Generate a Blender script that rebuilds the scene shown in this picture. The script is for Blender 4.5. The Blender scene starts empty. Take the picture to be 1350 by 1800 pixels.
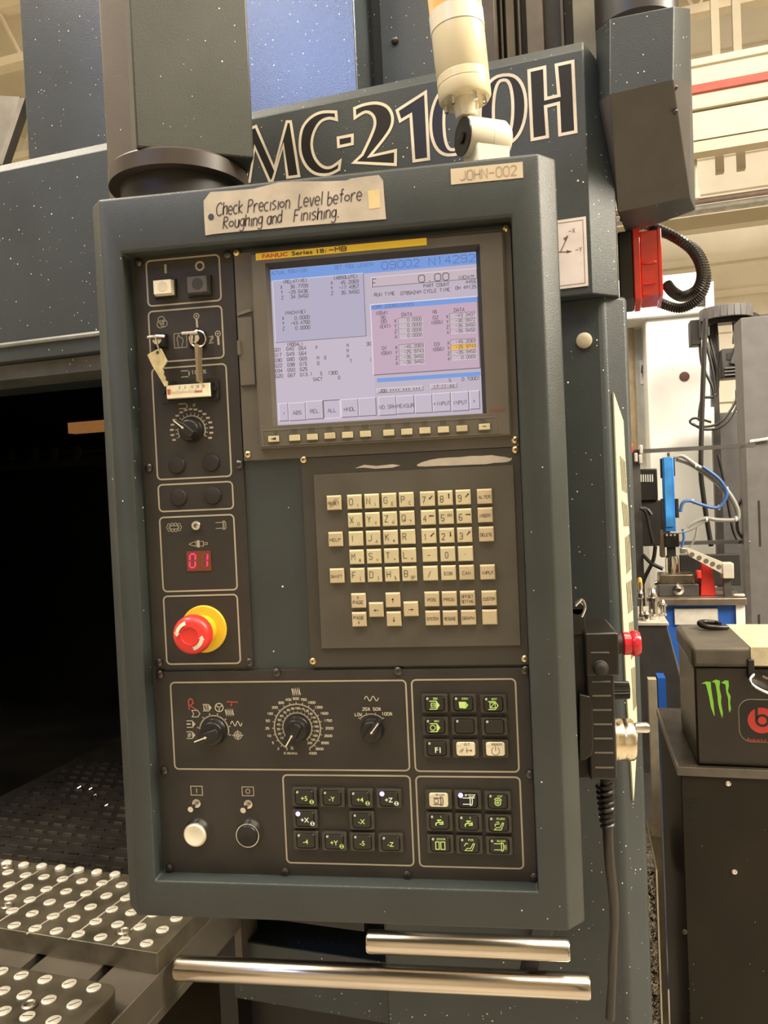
import bpy, bmesh, math, random
from mathutils import Vector, Matrix
random.seed(7)
SC = bpy.context.scene
COL = SC.collection
# ---------------------------------------------------------------- camera
Z0 = 1.40                       # height of the panel centre above the floor
TD = 0.796                      # camera distance to the panel (m)
FPX = 1350.0
_y, _p, _r = [math.radians(a) for a in (8.19, 1.47, -2.58)]
def _rot():
    cy, sy, cp, sp, cr, sr = math.cos(_y), math.sin(_y), math.cos(_p), math.sin(_p), math.cos(_r), math.sin(_r)
    Ry = Matrix(((cy, 0, sy), (0, 1, 0), (-sy, 0, cy)))
    Rx = Matrix(((1, 0, 0), (0, cp, -sp), (0, sp, cp)))
    Rz = Matrix(((cr, -sr, 0), (sr, cr, 0), (0, 0, 1)))
    return Rz @ Rx @ Ry
RM = _rot()
def w_(v): return Vector((v[0], v[2], -v[1]))
CAM = w_(-(RM.transposed() @ Vector((0, 0, TD)))) + Vector((0, 0, Z0))
def ray(px, py):
    return w_(RM.transposed() @ Vector(((px-675)/FPX, (py-900)/FPX, 1.0))).normalized()
cd = bpy.data.cameras.new('camera'); cam = bpy.data.objects.new('camera', cd); COL.objects.link(cam)
cd.sensor_fit = 'HORIZONTAL'; cd.sensor_width = 36.0; cd.lens = 36.0; cd.clip_start = 0.02; cd.clip_end = 200
_X, _D, _F = w_(RM[0]), w_(RM[1]), w_(RM[2])
_m = Matrix((_X, -_D, -_F)).transposed().to_4x4(); _m.translation = CAM
cam.matrix_world = _m
SC.camera = cam
# ---------------------------------------------------------------- world, exposure, lamps
W = bpy.data.worlds.new('world'); SC.world = W; W.use_nodes = True
W.node_tree.nodes['Background'].inputs[0].default_value = (1.0, 0.86, 0.66, 1)
W.node_tree.nodes['Background'].inputs[1].default_value = 0.10
vs = SC.view_settings
vs.view_transform = 'Standard'; vs.look = 'None'; vs.gamma = 1.0; vs.use_curve_mapping = False; vs.exposure = -0.2
def area(name, loc, target, sx, sy, power, col):
    l = bpy.data.lights.new(name, 'AREA'); l.shape = 'RECTANGLE'; l.size = sx; l.size_y = sy
    l.energy = power; l.color = col
    o = bpy.data.objects.new(name, l); COL.objects.link(o); o.location = loc
    o.rotation_euler = (Vector(target)-Vector(loc)).to_track_quat('-Z', 'Y').to_euler()
    return o
WARM = (1.0, 0.89, 0.73)
area('ceiling_and_fill_lamp', (0.5, -1.7, 4.9), (0, 0.1, 1.2), 2.6, 1.2, 112, WARM)
area('ceiling_and_fill_lamp', (1.6, 0.9, 5.7), (1.4, 0.9, 0), 2.4, 1.2, 120, WARM)
area('ceiling_and_fill_lamp', (3.6, -0.6, 4.9), (1.8, 4.5, 2.2), 3, 1.2, 460, WARM)
area('ceiling_and_fill_lamp', (-3.5, 1.5, 5.7), (-3.5, 1.5, 0), 3, 2, 250, WARM)
area('ceiling_and_fill_lamp', (-2.6, -0.9, 5.5), (-0.8, 0.3, 1.5), 2.0, 1.0, 240, WARM)  # added fill, brightens the left run of the front cover
area('ceiling_and_fill_lamp', (4.6, 0.1, 4.3), (0.4, 0.2, 1.3), 1.6, 0.9, 330, WARM)  # added fill from the right, put in to light the chamfered edges
# cool daylight lamp high behind the operator, mirrored in the glossy upper column sheet
_n = Vector((-math.sin(math.radians(9.3)), -math.cos(math.radians(9.3)), 0)); _r0 = ray(545, 85); _s = CAM+_r0*1.45
_rd = _r0-_n*(2*_r0.dot(_n))
area('cool_lamp', _s+_rd*5.2, _s, 1.4, 1.0, 55, (0.34, 0.48, 1.0))
# ---------------------------------------------------------------- frames
class Fr:
    def __init__(s, o, ex, ey, ez): s.o, s.ex, s.ey, s.ez = Vector(o), Vector(ex), Vector(ey), Vector(ez)
    def w(s, a, b, c=0.0): return s.o + s.ex*a + s.ey*b + s.ez*c
    def hit(s, px, py, c=0.0):                       # pixel -> (a, b) on the plane c
        d = ray(px, py); n = s.ez
        t = ((s.o + n*c) - CAM).dot(n) / d.dot(n)
        p = CAM + d*t - s.o
        return p.dot(s.ex), p.dot(s.ey)
    def sc(s, px, py, c=0.0):
        a, b = s.hit(px-5, py, c), s.hit(px+5, py, c); return (b[0]-a[0])/10
P = Fr((0, 0, 0), (1, 0, 0), (0, 0, 1), (0, -1, 0))          # control panel, c = towards the operator
PSI = math.radians(9.3)
MX = Vector((math.cos(PSI), -math.sin(PSI), 0)); MY = Vector((math.sin(PSI), math.cos(PSI), 0)); UP = Vector((0, 0, 1))
Mf = Fr((0, 0, 0), MX, UP, -MY)                              # machine front, c = -depth behind the panel
G = Fr((0, 0, 0), MX, MY, UP)                                # machine plan view: a along front, b depth, c height
# ---------------------------------------------------------------- materials
MATS = {}
def mat(name, col, rough=0.5, metal=0.0, spec=0.5, vary=0.12, vscale=18.0, bump=0.0, bscale=400.0, speck=0.0, spscale=60.0,
        emit=None, estr=1.0, coat=0.0, trans=0.0, alpha=1.0, ior=1.5, col2=None, stretch=None, speckcol=(0.8, 0.8, 0.72)):
    if name in MATS: return MATS[name]
    m = bpy.data.materials.new(name); m.use_nodes = True; nt = m.node_tree; N = nt.nodes; L = nt.links
    b = N['Principled BSDF']
    b.inputs['Roughness'].default_value = rough; b.inputs['Metallic'].default_value = metal
    b.inputs['Specular IOR Level'].default_value = spec; b.inputs['Coat Weight'].default_value = coat
    b.inputs['Transmission Weight'].default_value = trans; b.inputs['Alpha'].default_value = alpha; b.inputs['IOR'].default_value = ior
    tc = N.new('ShaderNodeTexCoord'); src = tc.outputs['Object']
    if stretch:
        mp = N.new('ShaderNodeMapping'); mp.inputs['Scale'].default_value = stretch; L.new(src, mp.inputs[0]); src = mp.outputs[0]
    n = N.new('ShaderNodeTexNoise'); n.inputs['Scale'].default_value = vscale; n.inputs['Detail'].default_value = 5; L.new(src, n.inputs['Vector'])
    mx = N.new('ShaderNodeMix'); mx.data_type = 'RGBA'
    c2 = col2 or tuple(max(0, c*(1-2*vary)) for c in col); c1 = col if col2 else tuple(min(1, c*(1+vary)) for c in col)
    mx.inputs[6].default_value = (*c1, 1); mx.inputs[7].default_value = (*c2, 1)
    rp = N.new('ShaderNodeMapRange'); rp.inputs[1].default_value = 0.35; rp.inputs[2].default_value = 0.7
    L.new(n.outputs['Fac'], rp.inputs[0]); L.new(rp.outputs[0], mx.inputs[0])
    out = mx.outputs[2]
    if speck > 0:
        v = N.new('ShaderNodeTexVoronoi'); v.inputs['Scale'].default_value = spscale; L.new(tc.outputs['Object'], v.inputs['Vector'])
        n2 = N.new('ShaderNodeTexNoise'); n2.inputs['Scale'].default_value = spscale*0.25; L.new(tc.outputs['Object'], n2.inputs['Vector'])
        s1 = N.new('ShaderNodeMath'); s1.operation = 'MULTIPLY'; s1.inputs[1].default_value = speck*2; L.new(n2.outputs['Fac'], s1.inputs[0])
        # a different drop size in every cell
        s4 = N.new('ShaderNodeMath'); s4.operation = 'MULTIPLY'; L.new(s1.outputs[0], s4.inputs[0])
        sp = N.new('ShaderNodeSeparateColor'); L.new(v.outputs['Color'], sp.inputs[0])
        s5 = N.new('ShaderNodeMath'); s5.operation = 'POWER'; s5.inputs[1].default_value = 3.0; L.new(sp.outputs[0], s5.inputs[0]); L.new(s5.outputs[0], s4.inputs[1])
        s2 = N.new('ShaderNodeMath'); s2.operation = 'LESS_THAN'; L.new(v.outputs['Distance'], s2.inputs[0]); L.new(s4.outputs[0], s2.inputs[1])
        m2 = N.new('ShaderNodeMix'); m2.data_type = 'RGBA'; m2.inputs[7].default_value = (*speckcol, 1)
        L.new(s2.outputs[0], m2.inputs[0]); L.new(out, m2.inputs[6]); out = m2.outputs[2]
    L.new(out, b.inputs['Base Color'])
    if bump > 0:
        nb = N.new('ShaderNodeTexNoise'); nb.inputs['Scale'].default_value = bscale; nb.inputs['Detail'].default_value = 2; L.new(src, nb.inputs['Vector'])
        bp = N.new('ShaderNodeBump'); bp.inputs['Strength'].default_value = bump; bp.inputs['Distance'].default_value = 0.002
        L.new(nb.outputs['Fac'], bp.inputs['Height']); L.new(bp.outputs[0], b.inputs['Normal'])
    if emit:
        b.inputs['Emission Color'].default_value = (*emit, 1); b.inputs['Emission Strength'].default_value = estr
    MATS[name] = m; return m
def s2l(r, g, b):
    f = lambda c: (c/255/12.92) if c/255 <= 0.04045 else ((c/255+0.055)/1.055)**2.4
    return (f(r), f(g), f(b))
# ---------------------------------------------------------------- mesh builder
class MB:
    def __init__(s, fr=P): s.v, s.f, s.mi, s.m, s.fr = [], [], [], 0, fr
    def add(s, pts, faces):
        o = len(s.v); s.v += [tuple(s.fr.w(*p)) for p in pts]
        for f in faces: s.f.append(tuple(o+i for i in f)); s.mi.append(s.m)
        return s
    def mat(s, i): s.m = i; return s
    def poly(s, pts, c): return s.add([(a, b, c) for a, b in pts], [tuple(range(len(pts)))])
    def rect(s, a0, a1, b0, b1, c): return s.poly([(a0, b0), (a1, b0), (a1, b1), (a0, b1)], c)
    def prism(s, pts, c0, c1, top=None):
        n = len(pts); q = top or pts
        s.add([(a, b, c0) for a, b in pts]+[(a, b, c1) for a, b in q],
              [tuple(range(n))[::-1], tuple(range(n, 2*n))]+[(i, (i+1) % n, n+(i+1) % n, n+i) for i in range(n)]); return s
    def box(s, a0, a1, b0, b1, c0, c1, ins=0.0):
        p = [(a0, b0), (a1, b0), (a1, b1), (a0, b1)]
        t = [(a0+ins, b0+ins), (a1-ins, b0+ins), (a1-ins, b1-ins), (a0+ins, b1-ins)]
        return s.prism(p, c0, c1, t)
    def hexa(s, lo, hi):                             # two quads of 3-D frame points
        return s.add(list(lo)+list(hi), [(3, 2, 1, 0), (4, 5, 6, 7)]+[(i, (i+1) % 4, 4+(i+1) % 4, 4+i) for i in range(4)])
    def slab(s, pts, d):                             # 3-D frame polygon with thickness vector d
        n = len(pts); q = [tuple(x+y for x, y in zip(p, d)) for p in pts]
        return s.add(list(pts)+q, [tuple(range(n))[::-1], tuple(range(n, 2*n))]+[(i, (i+1) % n, n+(i+1) % n, n+i) for i in range(n)])
    def lathe(s, ctr, prof, n=24, axis='c', a0=0.0, sx=1.0):
        pts, fc = [], []
        ca, cb, cc = ctr
        for r, h in prof:
            for i in range(n):
                t = a0+2*math.pi*i/n; x, y = r*math.cos(t)*sx, r*math.sin(t)
                pts.append({'c': (ca+x, cb+y, cc+h), 'a': (ca+h, cb+x, cc+y), 'b': (ca+x, cb+h, cc+y)}[axis])
        m = len(prof)
        for j in range(m-1):
            for i in range(n): fc.append((j*n+i, j*n+(i+1) % n, (j+1)*n+(i+1) % n, (j+1)*n+i))
        fc.append(tuple(range(n))[::-1]); fc.append(tuple(range((m-1)*n, m*n)))
        return s.add(pts, fc)
    def cyl(s, a, b, r, c0, c1, n=24, r2=None): return s.lathe((a, b, 0), [(r, c0), (r if r2 is None else r2, c1)], n)
    def ring(s, a, b, r0, r1, c, t0=0, t1=360, n=32):
        full = abs(t1-t0) >= 360; k = n+1
        pts = []
        for i in range(k):
            t = math.radians(t0+(t1-t0)*i/n); pts += [(a+r0*math.cos(t), b+r0*math.sin(t), c), (a+r1*math.cos(t), b+r1*math.sin(t), c)]
        return s.add(pts, [(2*i, 2*i+1, 2*i+3, 2*i+2) for i in range(n)])
    def rib(s, pl, w, c, closed=False):              # flat ribbon along a polyline
        p = [Vector(q) for q in pl]
        if closed and (p[0]-p[-1]).length < 1e-9: p = p[:-1]
        n = len(p)
        if n < 2: return s
        pts = []
        for i in range(n):
            a = p[i-1] if (i > 0 or closed) else None; b = p[(i+1) % n] if (i < n-1 or closed) else None
            d1 = (p[i]-a).normalized() if a is not None and (p[i]-a).length > 1e-9 else None
            d2 = (b-p[i]).normalized() if b is not None and (b-p[i]).length > 1e-9 else None
            d1 = d1 or d2; d2 = d2 or d1
            if d1 is None: d1 = d2 = Vector((1, 0))
            t = d1+d2
            t = t.normalized() if t.length > 1e-6 else d1
            nn = Vector((-t.y, t.x)); k = max(0.45, abs(nn.dot(Vector((-d1.y, d1.x)))))
            e = nn*(w/2/k); pts += [(p[i].x+e.x, p[i].y+e.y, c), (p[i].x-e.x, p[i].y-e.y, c)]
        m = n if closed else n-1
        return s.add(pts, [(2*i, 2*i+1, 2*((i+1) % n)+1, 2*((i+1) % n)) for i in range(m)])
    def tube(s, pts, r, n=8, cap=True):              # round tube along 3-D frame points; r number or list
        P3 = [Vector(p) for p in pts]; m = len(P3); out, fc = [], []
        up = None
        for i in range(m):
            t = (P3[min(i+1, m-1)]-P3[max(i-1, 0)]).normalized()
            if up is None: up = Vector((0, 0, 1)) if abs(t.z) < 0.9 else Vector((1, 0, 0))
            x = (up-t*up.dot(t)).normalized(); y = t.cross(x); up = x
            rr = r[i] if isinstance(r, (list, tuple)) else r
            for k in range(n):
                th = 2*math.pi*k/n; out.append(tuple(P3[i]+x*(rr*math.cos(th))+y*(rr*math.sin(th))))
        for i in range(m-1):
            for k in range(n): fc.append((i*n+k, i*n+(k+1) % n, (i+1)*n+(k+1) % n, (i+1)*n+k))
        if cap: fc += [tuple(range(n))[::-1], tuple(range((m-1)*n, m*n))]
        return s.add(out, fc)
    def text(s, t, a, b, h, w, lw, c, slant=0.0):    # stroke lettering: left, baseline, height, total width
        adv = w/max(1, (len(t)-0.25)); gw = adv*0.75
        for i, ch in enumerate(t):
            for st in GL.get(ch, ()):
                s.rib([(a+i*adv+x/4*gw+slant*y/6*h, b+y/6*h) for x, y in st], lw, c)
        return s
    def btext(s, t, a, b, h, c, w=None, off=0.0, shear=0.0, align='LEFT'):   # bold outline lettering
        cu = bpy.data.curves.new('t', 'FONT'); cu.body = t; cu.size = 1.0; cu.offset = off; cu.shear = shear; cu.resolution_u = 3
        o = bpy.data.objects.new('t', cu); COL.objects.link(o)
        dg = bpy.context.evaluated_depsgraph_get(); me = bpy.data.meshes.new_from_object(o.evaluated_get(dg))
        vs_ = [v.co.copy() for v in me.vertices]; fs = [tuple(p.vertices) for p in me.polygons]
        bpy.data.objects.remove(o); bpy.data.curves.remove(cu); bpy.data.meshes.remove(me)
        if not vs_: return s
        x0, x1 = min(v.x for v in vs_), max(v.x for v in vs_); y0, y1 = min(v.y for v in vs_), max(v.y for v in vs_)
        ky = h/0.70; kx = (w/(x1-x0)) if w else ky
        if align == 'CENTER': a -= kx*(x1-x0)/2
        return s.add([(a+(v.x-x0)*kx, b+v.y*ky, c) for v in vs_], fs)
    def obj(s, name, mats, parent=None, bev=0.0, smooth=True, seg=2, ang=40):
        me = bpy.data.meshes.new(name); me.from_pydata(s.v, [], s.f)
        for m in (mats if isinstance(mats, (list, tuple)) else [mats]): me.materials.append(m)
        for p, i in zip(me.polygons, s.mi): p.material_index = i
        bm = bmesh.new(); bm.from_mesh(me); bmesh.ops.recalc_face_normals(bm, faces=bm.faces); bm.to_mesh(me); bm.free()
        if smooth:
            for p in me.polygons: p.use_smooth = True
            me.set_sharp_from_angle(angle=math.radians(ang))
        o = bpy.data.objects.new(name, me); COL.objects.link(o)
        if parent is not None:
            o.parent = parent; o.matrix_parent_inverse = parent_inv(parent)
        if bev > 0:
            mo = o.modifiers.new('bevel', 'BEVEL'); mo.width = bev; mo.segments = seg; mo.limit_method = 'ANGLE'; mo.angle_limit = math.radians(35)
        return o
def wmat(o):
    m = o.matrix_basis.copy()
    return (wmat(o.parent) @ o.matrix_parent_inverse @ m) if o.parent else m
def parent_inv(p): return wmat(p).inverted()
def tag(o, label, cat, group=None, kind=None):
    o['label'] = label; o['category'] = cat
    if group: o['group'] = group
    if kind: o['kind'] = kind
    return o
def thing(name, loc, label, cat, group=None):
    e = bpy.data.objects.new(name, None); COL.objects.link(e); e.location = loc; e.empty_display_size = 0.05
    return tag(e, label, cat, group)
def struct(o): o['kind'] = 'structure'; return o
def inst(src, name, loc, parent=None, rot=None):     # a copy that shares its mesh, placed at loc (world)
    o = src.copy() if src is not None else None; COL.objects.link(o); o.name = name
    o.matrix_basis = Matrix.Identity(4)
    o.parent = parent
    if parent is not None: o.matrix_parent_inverse = parent_inv(parent)
    o.location = loc
    if rot is not None: o.rotation_euler = rot
    return o
def rrect(a0, a1, b0, b1, r, n=4):
    out = []
    for cx, cy, t0 in ((a1-r, b1-r, 0), (a0+r, b1-r, 90), (a0+r, b0+r, 180), (a1-r, b0+r, 270)):
        for i in range(n+1):
            t = math.radians(t0+90*i/n); out.append((cx+r*math.cos(t), cy+r*math.sin(t)))
    return out
def arc(cx, cy, r, t0, t1, n=12): return [(cx+r*math.cos(math.radians(t0+(t1-t0)*i/n)), cy+r*math.sin(math.radians(t0+(t1-t0)*i/n))) for i in range(n+1)]
def spline(pts, n=8):                                # Catmull-Rom through any-dimension points
    p = [Vector(q) for q in pts]; out = []
    for i in range(len(p)-1):
        a, b, c, d = p[max(i-1, 0)], p[i], p[i+1], p[min(i+2, len(p)-1)]
        for k in range(n):
            t = k/n; out.append(tuple(0.5*((2*b)+(c-a)*t+(2*a-5*b+4*c-d)*t*t+(3*b-a-3*c+d)*t**3)))
    out.append(tuple(p[-1])); return out
# ---------------------------------------------------------------- stroke lettering (x 0-4, y 0-6 digit pairs; blank separates strokes)
_G = {'A': '002640 1232', 'B': '000636454434230 03233 3342413000', 'C': '4536160501103041', 'D': '00062644422000', 'E': '46060040 0333', 'F': '460600 0333',
 'G': '453616050110304143 4323', 'H': '0006 4046 0343', 'I': '2026', 'J': '46411001', 'K': '0006 4603 1440', 'L': '060040', 'M': '0006234640', 'N': '00064046', 'O': '103041453616050110',
 'P': '00063645443303', 'Q': '103041453616050110 2240', 'R': '00063645443303 2340', 'S': '453616050413334241301001', 'T': '0646 2026', 'U': '060110304146', 'V': '062046', 'W': '0610233046',
 'X': '0046 0640', 'Y': '062346 2320', 'Z': '06460040', '0': '103041453616050110', '1': '152620', '2': '051636454400 40', '3': '053616 3645443313 334241301001', '4': '4202 023630', '5': '46060313334241301001',
 '6': '4516050110304142331302', '7': '064610', '8': '133342413010010213041516364544 33', '9': '01304145361605041333 44', '-': '0343', '.': '2021', '/': '0046', '+': '0343 2125', '(': '362521 30',
 ')': '162521 10', ':': '2122 2425', '*': '1234 1432 2125', '%': '0046 0506161505 3031414030', '&': '40150616252401103042', '@': '32221424 333114 4130101504163645', '=': '0242 0444', '#': '1016 3036 0242 0444',
 '?': '0516364523 2021', '<': '453341', '>': '053301', '[': '36161030', ']': '16363010', '°': '2434352524'}
GL = {}
for k_, v_ in _G.items():
    GL[k_] = []
    for st_ in v_.split(' '):
        if len(st_) % 2: st_ = st_[:-1]
        pts_ = [(int(st_[i]), int(st_[i+1])) for i in range(0, len(st_), 2)]
        if len(pts_) > 1: GL[k_].append(pts_)
GL['O0'] = GL['0']; GL['2'] = [[(0, 5), (1, 6), (3, 6), (4, 5), (4, 4), (0, 0), (4, 0)]]
GL['('] = [[(3, 6), (2, 5), (2, 1), (3, 0)]]; GL[')'] = [[(1, 6), (2, 5), (2, 1), (1, 0)]]
GL['B'] = [[(0, 0), (0, 6), (3, 6), (4, 5), (4, 4), (3, 3), (0, 3)], [(3, 3), (4, 2), (4, 1), (3, 0), (0, 0)]]
GL['8'] = [[(1, 3), (3, 3), (4, 2), (4, 1), (3, 0), (1, 0), (0, 1), (0, 2), (1, 3), (0, 4), (0, 5), (1, 6), (3, 6), (4, 5), (4, 4), (3, 3)]]
GL['9'] = [[(0, 1), (1, 0), (3, 0), (4, 1), (4, 5), (3, 6), (1, 6), (0, 5), (0, 4), (1, 3), (4, 3)]]
GL['6'] = [[(4, 5), (3, 6), (1, 6), (0, 5), (0, 1), (1, 0), (3, 0), (4, 1), (4, 2), (3, 3), (0, 3)]]
GL['3'] = [[(0, 5), (1, 6), (3, 6), (4, 5), (4, 4), (3, 3), (1, 3)], [(3, 3), (4, 2), (4, 1), (3, 0), (1, 0), (0, 1)]]
GL['S'] = [[(4, 5), (3, 6), (1, 6), (0, 5), (0, 4), (1, 3), (3, 3), (4, 2), (4, 1), (3, 0), (1, 0), (0, 1)]]
GL['5'] = [[(4, 6), (0, 6), (0, 3), (3, 3), (4, 2), (4, 1), (3, 0), (1, 0), (0, 1)]]
GL['D'] = [[(0, 0), (0, 6), (3, 6), (4, 5), (4, 1), (3, 0), (0, 0)]]
GL['%'] = [[(0, 0), (4, 6)], [(0, 5), (1, 6), (1.5, 5), (1, 4), (0, 5)], [(3, 0), (4, 1), (3.4, 2), (2.6, 1), (3, 0)]]
GL['@'] = arc and [arc(2, 3, 1.6, 0, 360, 10), arc(2, 3, 0.7, 0, 360, 6)]
# ================================================================ materials used
BLUE = mat('teal_blue_paint', (0.037, 0.047, 0.049), 0.42, spec=0.5, vary=0.08, vscale=9, bump=0.25, bscale=900, speck=0.155, spscale=150)
BLUEP = mat('pendant_blue_paint', (0.036, 0.044, 0.041), 0.40, spec=0.5, vary=0.07, vscale=12, bump=0.22, bscale=1100, speck=0.08, spscale=80)
PLATE = mat('black_brown_plate', (0.030, 0.026, 0.020), 0.48, spec=0.45, vary=0.12, vscale=14, bump=0.08, bscale=1500)
GREYPL = mat('grey_unit_plastic', (0.112, 0.099, 0.074), 0.45, vary=0.07, vscale=20, bump=0.06, bscale=2000)
PADM = mat('pad_plastic', (0.084, 0.074, 0.054), 0.45, vary=0.07, vscale=20, bump=0.06, bscale=2000)
GREYDK = mat('grey_unit_dark', (0.044, 0.039, 0.028), 0.5, vary=0.07, vscale=20, bump=0.06, bscale=2000)
CREAM = mat('key_cream_plastic', (0.58, 0.51, 0.31), 0.45, vary=0.04, vscale=60)
CREAM2 = mat('key_tan_plastic', (0.52, 0.43, 0.26), 0.45, vary=0.04, vscale=60)
INK = mat('ink_dark', (0.055, 0.045, 0.035), 0.6)
PRINT = mat('tan_print', (0.42, 0.37, 0.26), 0.55, vary=0.06)
WPRINT = mat('white_print', (0.62, 0.57, 0.42), 0.5, vary=0.04)
BLACK = mat('black_plastic', (0.012, 0.011, 0.010), 0.32, vary=0.05)
BLACKM = mat('black_matte', (0.016, 0.014, 0.012), 0.6, vary=0.1)
CHROME = mat('chrome', (0.72, 0.70, 0.66), 0.16, 1.0, vary=0.03)
BRASS = mat('brass_screw', (0.72, 0.58, 0.30), 0.28, 1.0, vary=0.1, vscale=300)
STEELD = mat('dark_screw_steel', (0.10, 0.09, 0.08), 0.3, 0.9, vary=0.1, vscale=300)
YEL = mat('yellow_plastic', (0.86, 0.56, 0.02), 0.4, vary=0.03)
RED = mat('red_plastic', (0.72, 0.035, 0.028), 0.35, vary=0.03)
WHITE = mat('white_plastic', (0.78, 0.72, 0.55), 0.35, vary=0.03)
PAPER = mat('aged_paper', (0.50, 0.44, 0.345), 0.7, vary=0.10, vscale=30, bump=0.3, bscale=60)
MARK = mat('marker_ink', (0.06, 0.045, 0.05), 0.6)
CLEARK = mat('smoke_clear_plastic', (0.040, 0.036, 0.026), 0.22, spec=0.6, vary=0.08)
CAPK = mat('button_cap_black', (0.020, 0.018, 0.014), 0.3, vary=0.06)
GLOWG = mat('lit_legend_green', (0.35, 0.45, 0.15), 0.5, emit=s2l(190, 215, 110), estr=0.62)
GLOWW = mat('lit_legend_white', (0.5, 0.5, 0.4), 0.5, emit=s2l(225, 225, 190), estr=0.75)
GLOWB = mat('lit_led_blue', (0.4, 0.4, 0.6), 0.5, emit=s2l(170, 160, 255), estr=1.6)
LEDD = mat('led_dull', (0.45, 0.43, 0.34), 0.35, emit=s2l(190, 185, 140), estr=0.2)
REDMK = mat('red_marker', (0.42, 0.07, 0.05), 0.6)
def q(px, py, c=0.0): return P.hit(px, py, c)
def rc(pts, c=0.0):
    h = [q(x, y, c) for x, y in pts]
    return (h[0][0]+h[3][0])/2, (h[1][0]+h[2][0])/2, (h[2][1]+h[3][1])/2, (h[0][1]+h[1][1])/2
# ================================================================ the control pendant
RIM = 0.020
oa0, oa1, ob0, ob1 = rc([(176, 347), (945, 271), (1000, 1641), (240, 1607)], RIM)
ia0, ia1, ib0, ib1 = rc([(217, 444), (898, 381), (948, 1566), (268, 1551)], RIM)
PEND = thing('control_pendant', ((oa0+oa1)/2, 0.06, ob0), 'dark teal hanging machine control pendant with screen, keypad and knobs', 'control panel')
m = MB()
CH = 0.018; BK = -0.135; FL = -0.003
O = [(oa0, ob0), (oa1, ob0), (oa1, ob1), (oa0, ob1)]; I = [(ia0, ib0), (ia1, ib0), (ia1, ib1), (ia0, ib1)]
m.add([(a, b, RIM) for a, b in O]+[(a, b, RIM) for a, b in I], [(i, (i+1) % 4, 4+(i+1) % 4, 4+i) for i in range(4)])
m.add([(a, b, RIM) for a, b in I]+[(a, b, FL) for a, b in I], [(i, (i+1) % 4, 4+(i+1) % 4, 4+i) for i in range(4)]+[(4, 5, 6, 7)])
for sgn, a in ((-1, oa0), (1, oa1)):
    m.add([(a, ob0, RIM), (a, ob1, RIM), (a+sgn*CH, ob1, RIM-CH), (a+sgn*CH, ob0, RIM-CH)], [(0, 1, 2, 3)])
    m.add([(a+sgn*CH, ob0, RIM-CH), (a+sgn*CH, ob1, RIM-CH), (a+sgn*CH, ob1, BK), (a+sgn*CH, ob0, BK)], [(0, 1, 2, 3)])
for b in (ob0, ob1):
    m.add([(oa0, b, RIM), (oa1, b, RIM), (oa1+CH, b, RIM-CH), (oa1+CH, b, BK), (oa0-CH, b, BK), (oa0-CH, b, RIM-CH)], [tuple(range(6))])
m.add([(oa0-CH, ob0, BK), (oa1+CH, ob0, BK), (oa1+CH, ob1, BK), (oa0-CH, ob1, BK)], [(0, 1, 2, 3)])
hous = m.obj('housing', BLUEP, PEND, bev=0.0025, seg=2); hous.modifiers['bevel'].affect = 'EDGES'
bm_ = bmesh.new(); bm_.from_mesh(hous.data); bmesh.ops.remove_doubles(bm_, verts=bm_.verts, dist=1e-5); bmesh.ops.recalc_face_normals(bm_, faces=bm_.faces); bm_.to_mesh(hous.data); bm_.free()
def part(mb, name, mats, par=PEND, **k): return mb.obj(name, mats, par, **k)
def px_rect(pts, c=0.0): return rc(pts, c)
# ---- plates
la0, la1, lb0, lb1 = rc([(229, 450), (409, 440), (446, 1172), (275, 1177)])
sw = part(MB().box(la0, la1, lb0, lb1, FL, 0, 0.0004), 'switch_plate', PLATE)
pa0, pa1, pb0, pb1 = rc([(274, 1181), (928, 1172), (946, 1556), (289, 1541)])
lp = part(MB().box(pa0, pa1, pb0, pb1, FL, 0, 0.0004), 'lower_plate', PLATE)
def frame_print(mb, pts, r=0.0045, w=0.0017):
    a0, a1, b0, b1 = rc(pts); mb.rib(rrect(a0, a1, b0, b1, r), w, 0.0003, True)
pr = MB()
for f in ([(256.1, 459.6), (384.8, 447.6), (389.4, 528.1), (261.7, 538.3)], [(260.4, 548.5), (389.4, 537.4), (394, 629.6), (266, 636.5)], [(266.9, 647.3), (397.3, 640.8), (407, 836.4), (277.5, 843.7)],
          [(277.8, 852.7), (408.7, 846.2), (410.3, 894.2), (280.7, 899.1)], [(280.6, 910.2), (411.4, 904), (416.7, 1036.4), (287.3, 1039.9)], [(287.7, 1048.8), (417.4, 1044.4), (422.4, 1165.2), (293.5, 1167.9)]):
    frame_print(pr, f)
pl2 = MB()
for f in ([(299.3, 1200.6), (712.9, 1194.9), (720.4, 1354.4), (308, 1351.5)], [(723.3, 1194.2), (905.6, 1194.2), (912.7, 1356.9), (730.4, 1355.1)],
          [(497.4, 1361.5), (721.1, 1364.4), (727, 1521.9), (504.4, 1515.7)], [(731, 1364.5), (914.2, 1366.2), (919.7, 1527.2), (737.9, 1522)]):
    frame_print(pl2, f)
def ic(mb, cx, cy, lines, lw=1.2, c=0.0003, mi=0):           # icon drawn around a pixel; offsets in px (x right, y down)
    a, b = q(cx, cy, c); k = P.sc(cx, cy, c); mb.mat(mi)
    for l in lines:
        closed = l[0] == l[-1] and len(l) > 2
        mb.rib([(a+x*k, b-y*k) for x, y in l], lw*k, c, closed)
    mb.mat(0)
def icfill(mb, cx, cy, pts, c=0.0003, mi=0):
    a, b = q(cx, cy, c); k = P.sc(cx, cy, c); mb.mat(mi); mb.poly([(a+x*k, b-y*k) for x, y in pts], c); mb.mat(0)
def circ(r, n=16, x=0, y=0, t0=0, t1=360): return arc(x, y, r, t0, t1, n)
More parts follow.
